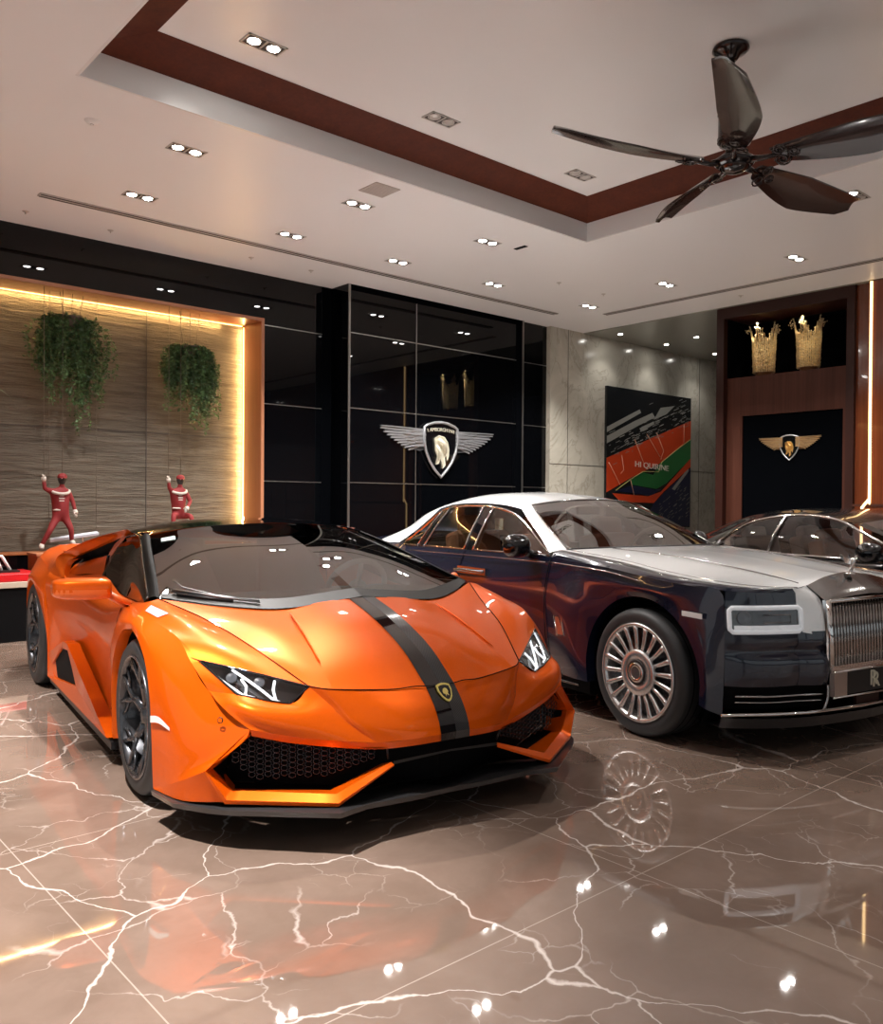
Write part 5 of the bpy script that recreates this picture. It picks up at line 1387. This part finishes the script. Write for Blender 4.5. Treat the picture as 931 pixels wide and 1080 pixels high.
def crest(loc, rz, s, label, ms, wings, T0=None, letters=True):
    """winged shield; local x along the wall, local y up, local z out of the wall"""
    R = empty('winged_emblem', label, 'wall emblem', loc); R.rotation_euler = (PI/2, 0, rz)
    I = Matrix.Identity(4)
    span, hgt, x0, ztop = wings
    for sg in (-1, 1):
        b = MB(); b.prism([(sg*(x0+span*u), ztop-hgt*v) for u, v in ((-.02,.0),(.5,.0),(1.,0),(.9,.20),(.72,.48),(.5,.76),(.28,.94),(.1,.98),(-.02,.9))], .010*s, mi=1); feather_wing(b, sg, span, hgt, Matrix.Translation((sg*x0, ztop, .0))); b.build('wing', [ms[0], ms[4]], R)
    out = [(0,.365),(.12,.355),(.24,.32),(.295,.29),(.30,.10),(.27,-.03),(.20,-.17),(.11,-.28),(0,-.375)]
    full = out+[(-x, y) for x, y in out[::-1][1:-1]]
    full = [(x*s, y*s) for x, y in full]
    b = MB(); b.prism([(x*.97, y*.97) for x, y in full], .03*s); b.build('shield', ms[1], R)
    b = MB(); b.tube([(x, y, .035*s) for x, y in full], .019*s, 8, closed=True); b.build('shield_rim', ms[2], R)
    b = MB(); band = [(-.262,.18),(-.15,.215),(0,.235),(.15,.215),(.262,.18),(.262,.285),(.15,.315),(0,.325),(-.15,.315),(-.262,.285)]
    b.prism([(x*s, y*s) for x, y in band], .036*s); bo = b.build('name_band', ms[1], R)
    if letters:
        for i, ch in enumerate('LAMBORGHINI'):
            x = (-.232+.464*i/10)*s; y = (.265-.38*(x/s)**2)*s
            t = text(ch, .070*s, (x, y, .038*s), (0,0,-x/s*.5), ms[3], R, 'letter', .004*s)
    # bull: head down, charging body
    bull = [(-.13,.15),(-.05,.19),(.05,.17),(.11,.10),(.135,.0),(.125,-.10),(.10,-.16),(.085,-.08),(.05,-.12),(.065,-.22),(.02,-.27),(.005,-.18),(-.03,-.12),(-.06,-.20),(-.10,-.22),(-.075,-.10),(-.115,-.02),(-.12,.07)]
    b = MB(); b.prism([(x*s*.95, y*s*.95) for x, y in bull], .05*s)
    b.tube([(p[0]*s*.95, p[1]*s*.95, .05*s) for p in bull], .008*s, 6, closed=True)
    b.tube([(-.06*s,.13*s,.055*s),(.03*s,.06*s,.066*s),(.06*s,-.06*s,.055*s)], [.03*s,.042*s,.02*s], 8)
    b.tube([(-.09*s,.05*s,.052*s),(-.04*s,-.04*s,.06*s),(-.06*s,-.15*s,.05*s)], [.015*s,.03*s,.012*s], 8)
    b.build('bull_relief', ms[3], R)
    return R

def painting():
    R = empty('wall_painting', 'large dark abstract canvas with orange, green and grey bands on the marble wall', 'painting', (12.43, 8.66, .9))
    x0, x1, z0, z1 = 11.20, 13.66, .88, 3.22
    def poly(pts, y, m, name):
        b = MB(); n = len(pts)
        vs = [(x-12.43, y-8.66, z-.9) for x, z in pts]; b.add(vs, [tuple(range(n))]); return b.build(name, M[m], R)
    b = MB(); b.bx(x0-12.43, x1-12.43, -.045, -.001, z0-.9, z1-.9); b.build('canvas', M['art_black'], R)
    y = 8.613
    poly([(x0,2.045),(13.66,2.815),(13.66,2.448),(13.24,2.276),(12.68,2.0),(12.19,1.84),(11.87,1.74),(x0,1.48)], y, 'art_red', 'painted_band')
    poly([(12.68,2.0),(13.24,2.276),(13.66,2.48),(13.66,2.13),(12.9,1.665),(12.6,1.56),(11.87,1.62),(11.85,1.714),(12.19,1.84),(12.5,1.80)], y-.001, 'art_green', 'painted_band')
    poly([(11.4,1.50),(11.91,1.609),(12.56,1.548),(12.75,1.56),(12.44,1.437),(11.64,1.498)], y-.002, 'art_navy', 'painted_band')
    poly([(11.35,1.47),(12.36,1.431),(12.73,1.514),(13.66,2.13),(13.66,1.98),(12.82,1.515),(12.52,1.316),(11.57,1.33)], y-.003, 'art_red', 'painted_band')
    poly([(12.82,1.50),(13.66,1.96),(13.66,.9),(12.2,.9),(12.5,1.29)], y-.001, 'art_navy', 'painted_band')
    for pts in ([(11.2,2.55),(12.09,2.902),(12.13,2.845),(11.2,2.46)],[(11.2,2.40),(11.93,2.688),(12.457,2.87),(12.54,2.80),(12.05,2.62),(11.2,2.28)],[(12.09,2.58),(12.50,2.727),(12.52,2.68),(12.13,2.52)],[(12.7,2.975),(13.14,3.046),(12.88,2.877),(12.5,2.752)],[(13.07,1.569),(13.60,1.974),(13.60,1.90),(13.16,1.545)]):
        poly(pts, y-.002, 'art_grey', 'painted_streak')
    rnd = random.Random(3); b = MB()
    for i in range(150):
        t = rnd.random(); x = x0+.05+t*2.35; zc = 2.16+.33*(x-x0)+rnd.gauss(0,.14); l = rnd.uniform(.03,.16); h = rnd.uniform(.004,.016)
        b.add([(x-12.43, y-.0015-8.66, zc-.9),(x+l-12.43, y-.0015-8.66, zc+l*.34-.9),(x+l-12.43, y-.0015-8.66, zc+l*.34+h-.9),(x-12.43, y-.0015-8.66, zc+h-.9)], [(0,1,2,3)])
    for i in range(60):
        x = rnd.uniform(12.6,13.55); zc = rnd.uniform(1.0,1.6); l = rnd.uniform(.03,.12)
        if zc > 1.25+.55*(x-12.6): continue
        b.add([(x-12.43, y-.0035-8.66, zc-.9),(x+l-12.43, y-.0035-8.66, zc+l*.5-.9),(x+l-12.43, y-.0035-8.66, zc+l*.5+.01-.9),(x-12.43, y-.0035-8.66, zc+.01-.9)], [(0,1,2,3)])
    o = b.build('paint_fleck', M['art_grey'], R); o['kind'] = 'stuff'
    for pts in ([(11.256,1.975),(11.562,1.614)],[(11.959,2.381),(12.226,1.988)],[(12.299,2.496),(12.70,2.12)],[(12.588,2.538),(12.805,2.231),(12.722,2.079)],[(13.433,2.741),(13.439,2.387)],[(11.85,1.70),(11.95,1.45)],[(11.60,2.10),(11.66,1.86),(11.58,1.80)]):
        b = MB(); b.tube([(p[0]-12.43, y-.003-8.66, p[1]-.9) for p in pts], .006, 5); b.build('painted_line', M['art_line'], R)
    b = MB(); b.tube([(p[0]-12.43, y-.003-8.66, p[1]-.9) for p in [(11.45,1.52),(11.85,1.71),(12.2,1.85),(12.66,1.86),(12.75,2.03),(13.24,2.285),(13.64,2.47)]], .007, 5); b.build('painted_line', M['art_yellow'], R)
    text('HI QUIRINE', .135, (12.46-12.43, y-.008-8.66, 1.945-.9), (PI/2,.05,0), M['art_text'], R, 'lettering', .002, 1.45)
    return R

def crown_vase(x, y, z, label, seed):
    rnd = random.Random(seed)
    R = empty('beaded_vase', label, 'ornament', (x, y, z))
    b = MB(); b.lathe([(0,0),(.10,0),(.105,.05),(.12,.07),(.12,.08),(0,.08)], 24); b.build('base', M['gold_dark'], R)
    b = MB(); n = 40
    oct_ = [(1,0,0),(-1,0,0),(0,1,0),(0,-1,0),(0,0,1),(0,0,-1)]; of = [(0,2,4),(2,1,4),(1,3,4),(3,0,4),(2,0,5),(1,2,5),(3,1,5),(0,3,5)]
    w = MB()
    for k in range(n):
        a = 2*PI*k/n; pk = (k*5/n) % 1; peak = 1-abs(pk-.5)*2
        hgt = .46+.20*max(0, peak-.35)/.65+(rnd.uniform(-.01,.02)); flare = .035*max(0, peak-.4)
        pts = []
        m = int(hgt/.0185)
        for i in range(m):
            t = i/m; r = .135+.018*t+flare*max(0, t-.7)/.3*1.9
            zz = .07+hgt*t; p = Vector((math.cos(a)*r+rnd.uniform(-.004,.004), math.sin(a)*r+rnd.uniform(-.004,.004), zz)); pts.append(p)
            s = rnd.uniform(.009,.0145)
            b.add([p+Vector(q)*s for q in oct_], of, sm=False)
        w.tube(pts[::4]+[pts[-1]], .003, 4)
    for k in range(5):
        a = 2*PI*(k+.5)/5
        for q in range(14):
            p = Vector((math.cos(a)*(.20+.03*rnd.random())+rnd.gauss(0,.014), math.sin(a)*(.20+.03*rnd.random())+rnd.gauss(0,.014), .70+rnd.gauss(0,.018)-.05)); s = rnd.uniform(.007,.012)
            b.add([p+Vector(v)*s for v in oct_], of)
    o = b.build('beads', M['bead'], R); o['kind'] = 'stuff'
    w.build('frame_wires', M['gold'], R)
    return R

def props():
    fan()
    hanging_plant(2.99, 9.22, 3.24, 2.22, .80, 'larger trailing green plant hung on wires at the left of the stone niche', 11)
    hanging_plant(4.29, 9.22, 3.10, 2.27, .74, 'smaller trailing green plant hung on wires at the right of the stone niche', 23)
    # figures
    P1 = dict(pelvis=(0,0,0), waist=(-.005,-.005,.09), chest=(-.01,-.01,.20), neck=(.005,-.01,.29), head0=(.01,-.015,.335),
              sL=(-.085,-.01,.245), eL=(-.165,-.03,.27), hL=(-.175,-.035,.37), sR=(.075,-.01,.235), eR=(.115,-.02,.135), hR=(.13,-.05,.03),
              pL=(-.045,0,-.03), kL=(-.12,-.05,-.15), fL=(-.19,-.02,-.30), tL=(-.20,-.055,-.325), pR=(.05,0,-.03), kR=(.085,-.06,-.14), fR=(.10,-.03,-.27), tR=(.105,-.07,-.285))
    puppet((2.86, 9.12, 1.13), 'racing driver puppet in red suit, legs apart, arm raised, at the left niche end', P1)
    P2 = dict(P1); P2.update(kL=(-.11,-.11,-.02), fL=(-.12,-.12,-.17), tL=(-.12,-.16,-.19), kR=(.10,-.11,-.03), fR=(.10,-.12,-.18), tR=(.10,-.16,-.20), eL=(-.13,-.04,.28), hL=(-.145,-.05,.37), hR=(.04,-.11,.05), eR=(.12,-.04,.13))
    puppet((4.13, 9.12, 1.15), 'racing driver puppet in red suit seated with bent knees above the car roof', P2)
    # metal swing bar under first puppet, and its strings
    R = empty('swing_bar', 'flat silver metal bar hung tilted beside the left puppet foot', 'metal bar', (3.03, 9.27, .90))
    b = MB(); T = (0, -math.radians(7), math.radians(4)); b.box((0,0,0), (.52,.10,.035), rot=T); b.box((0,-.03,.022), (.50,.02,.012), rot=T); b.build('plank', M['brushed_blue'], R, bevel=.006)
    for dx in (-.24, .24):
        b = MB(); b.tube([(dx,0,dx*.12+.015),(dx,0,2.54)], .0025, 5); b.build('string', M['wire'], R)
    b = MB(); b.tube([(.10,0,-.01),(.10,0,-.05)], .008, 6); b.build('bracket', M['white_paint'], R)
    # low bench with red runner, wooden plinth, scale model
    R = empty('display_bench', 'low black display bench with a red top beside the car rear wheel', 'bench', (1.0, 8.55, 0))
    b = MB(); b.bx(-2.5, 1.42, -.24, .24, 0, .49); b.build('base', M['matte_black'], R)
    b = MB(); b.bx(-2.5, 1.44, -.26, .26, .49, .545); b.build('bench_top', M['pale_edge'], R, bevel=.006)
    b = MB(); b.bx(-2.5, 1.43, -.255, .255, .545, .62); b.build('red_cushion', M['red'], R, bevel=.01)
    R = empty('wooden_plinth', 'orange brown wooden box standing behind the rear fin of the orange car', 'plinth', (3.0, 8.72, 0))
    b = MB(); b.bx(-.52, .7, -.14, .16, 0, .755); b.build('box', M['niche_wood2'], R); b = MB(); b.bx(-.53, .71, -.15, .17, .755, .775); b.build('top_board', M['niche_trim'], R)
    R = empty('model_frame', 'small pale scale model frame standing on the red bench top', 'scale model', (2.12, 8.5, .62))
    b = MB(); b.tube([(-.14,0,.02),(-.10,0,.15),(.03,0,.15),(.10,0,.02)], .014, 8); b.tube([(-.02,0,.15),(.03,0,.02)], .012, 8); b.build('frame', M['white_paint'], R)
    b = MB(); b.bx(-.16, .17, -.06, .06, .0, .018); b.build('base', M['satin_black'], R)
    # palm whose frond tip enters at the left edge
    R = empty('potted_palm', 'potted palm at the left edge, only a frond tip showing', 'palm', (1.15, 8.95, 0.0))
    b = MB(); b.lathe([(0,0),(.16,0),(.22,.6),(.235,.62),(.21,.6),(0,.57)], 28); po = b.build('pot', M['white_paint'], R)
    R.location = (.9, 7.8, 0)
    b = MB(); b.tube([(0,0,.55),(.03,0,1.2),(0,.02,1.9)], [.05,.035,.025], 8); b.build('trunk', M['leaf_stem'], R)
    rnd = random.Random(5)
    for k in range(9):
        a = [0.35,1.1,2.0,2.8,3.6,4.3,5.0,5.7,.75][k]; L = 1.15 if k == 0 else rnd.uniform(.7,1.0)
        pts = [Vector((math.cos(a)*L*t, math.sin(a)*L*t, 1.9+.55*math.sin(t*PI*.62)-.12*t)) for t in [i/14 for i in range(15)]]
        f = MB(); f.tube(pts, .005, 5)
        for i in range(2, 15):
            for s in (-1, 1):
                d = (pts[i]-pts[i-1]).normalized(); sd = d.cross(Vector((0,0,1))).normalized()*s; l = .26*(1-.5*abs(i/14-.4))
                tip = pts[i]+(d*.7+sd).normalized()*l+Vector((0,0,-.08)); mid = pts[i].lerp(tip, .5)+Vector((0,0,.015)); w_ = d*.010
                f.add([pts[i]-w_, mid-w_, tip, mid+w_, pts[i]+w_], [(0,1,3,4),(1,2,3)])
        f.build('frond', M['foliage'], R)
    # winged emblems
    crest((7.645, 8.695, 2.013), 0, 1.0, 'large chrome winged shield emblem on the black glass panels', (M['emblem_chrome'], M['gloss_black'], M['emblem_chrome'], M['emblem_pale'], M['wing_back']), (.74,.30,.27,.262))
    crest((10.775, 5.325, 2.045), -PI/2, .44, 'small gilded winged shield emblem in the dark walnut recess', (M['bronze_gold'], M['gloss_black'], M['emblem_chrome'], M['gold'], M['wing_back_gold']), (.325,.165,.09,.135), letters=False)
    painting()
    crown_vase(11.0, 5.815, 3.03, 'left gold beaded crown vase on the high walnut shelf', 1)
    crown_vase(11.0, 5.197, 3.03, 'right gold beaded crown vase on the high walnut shelf', 2)
    # spots added at the shelf's top to brighten the vases
    for y_ in (5.80, 5.18): spot((10.80, y_, 3.82), 24, 70, (1.,.84,.58), .03, tgt=(11.0, y_, 3.2))
    # small ceiling fittings
    b = MB(); b.lathe([(0,-.03),(.03,-.028),(.045,-.012),(.052,-.001)], 24); o = tag(b.build('smoke_detector', M['white_paint'], loc=(2.165,6.246,H)), 'small round smoke detector on the ceiling above the stone niche', 'smoke detector')
    b = MB(); b.lathe([(.012,-.032),(.014,-.03)], 12); b.build('sensor', M['satin_black'], o)
    b = MB(); b.box((0,0,-.004), (.26,.26,.006)); o = tag(b.build('speaker_grille', M['slot_white2'], loc=(4.496,5.925,H)), 'square grey speaker grille flush in the ceiling beside the tray', 'speaker')
    b = MB()
    for i in range(9): b.box((0,-.10+i*.025,-.008), (.22,.008,.003))
    b.build('grille_slats', M['slot_white'], o)
    b = MB(); b.box((0,0,-.003), (.05,.16,.006)); tag(b.build('ceiling_slot', M['matte_black'], loc=(6.612,6.237,H)), 'small dark rectangular slot in the ceiling below the tray corner', 'ceiling fitting')
    for (x, y) in ((2.38,8.62),(3.18,8.64),(4.69,8.52),(5.47,8.52),(8.85,6.88),(10.2,5.72),(8.0,6.9)):
        b = MB(); b.lathe([(0,-.012),(.02,-.010),(.032,-.001)], 16); b.tube([(0,0,-.01),(0,0,-.028)], .006, 6)
        tag(b.build('sprinkler', M['lamp_ring'], loc=(x, y, H)), 'tiny round sprinkler head set in the white ceiling', 'sprinkler', 'sprinkler heads')
M['bronze'] = mat('dark_bronze', (.020,.014,.013), .18, metal=.6, coat=.6)
M['bronze_blade'] = mat('bronze_blade', (.030,.015,.013), .2, coat=.5)
def foliage_mat():
    m = mat('foliage', (.04,.10,.03), .5); f = noise(m, coords(m), 14, 2); setc(m, ramp(m, f, [(.35,(.018,.055,.018)),(.65,(.085,.17,.055))])); return m
M['foliage'] = foliage_mat()
M['brushed_blue'] = mat('brushed_blue', (.45,.48,.54), .35, metal=.5)
M['pale_edge'] = mat('pale_edge', (.45,.38,.30), .5)
M['niche_wood2'] = wood('plinth_wood', (.24,.07,.02), (.32,.10,.03), .35)
M['emblem_chrome'] = mat('emblem_chrome', (.55,.57,.60), .28, metal=.75)
M['wing_back'] = mat('wing_back', (.10,.105,.115), .4, metal=.6); M['wing_back_gold'] = mat('wing_back_gold', (.28,.17,.08), .4, metal=.6)  # dark backings put shade between the feathers into the colour
M['emblem_pale'] = mat('emblem_pale', (.66,.63,.50), .35, metal=.3)
M['bronze_gold'] = mat('bronze_gold', (.60,.42,.22), .35, metal=.7)
M['gold_dark'] = mat('gold_dark', (.18,.08,.03), .4)
M['bead'] = mat('bead_gold', (.80,.66,.40), .25, metal=.45)
M['art_black'] = mat('art_black', (.010,.012,.014), .25); M['art_red'] = mat('art_red', (.62,.06,.015), .3); M['art_green'] = mat('art_green', (.02,.16,.04), .3)
M['art_navy'] = mat('art_navy', (.012,.016,.05), .3); M['art_grey'] = mat('art_grey', (.28,.28,.25), .35); M['art_line'] = mat('art_line', (.70,.35,.22), .4)
M['art_yellow'] = mat('art_yellow', (.45,.40,.12), .4); M['art_text'] = mat('art_text', (.80,.72,.62), .4)
M['slot_white2'] = mat('speaker_grey', (.42,.38,.34), .5)
# ---------------------------------------------------------------- camera, world
def camera():
    yaw, pitch, roll = math.radians(48.5), -math.radians(.57), math.radians(.41)
    F = Vector((math.cos(yaw)*math.cos(pitch), math.sin(yaw)*math.cos(pitch), math.sin(pitch)))
    R0 = Vector((math.sin(yaw), -math.cos(yaw), 0)); U0 = R0.cross(F)
    Rr = R0*math.cos(roll)+U0*math.sin(roll); Uu = U0*math.cos(roll)-R0*math.sin(roll)
    cd = bpy.data.cameras.new('camera'); cam = bpy.data.objects.new('camera', cd); COL.objects.link(cam)
    m = Matrix((( Rr.x, Uu.x, -F.x, 0),(Rr.y, Uu.y, -F.y, 0),(Rr.z, Uu.z, -F.z, 0),(0,0,0,1)))
    cam.matrix_world = Matrix.Translation((0,0,1.28)) @ m
    cd.sensor_fit = 'HORIZONTAL'; cd.sensor_width = 36; cd.lens = 36*898/931; cd.clip_start = .05
    C.camera = cam
def world():
    w = bpy.data.worlds.new('world'); C.world = w; w.use_nodes = True
    bg = w.node_tree.nodes['Background']; bg.inputs[0].default_value = (.95,.97,1.,1); bg.inputs[1].default_value = WORLD
    C.view_settings.view_transform = 'Standard'; C.view_settings.look = 'None'; C.view_settings.gamma = 1
    C.view_settings.exposure = EXPO; C.view_settings.use_curve_mapping = False
WORLD = .42; EXPO = .48
room(); lights(); lambo(); phantom()
coupe('black coupe with chrome-edged side windows parked behind the silver bonnet', (7.25,2.6,0), math.radians(257))
props(); camera(); world()
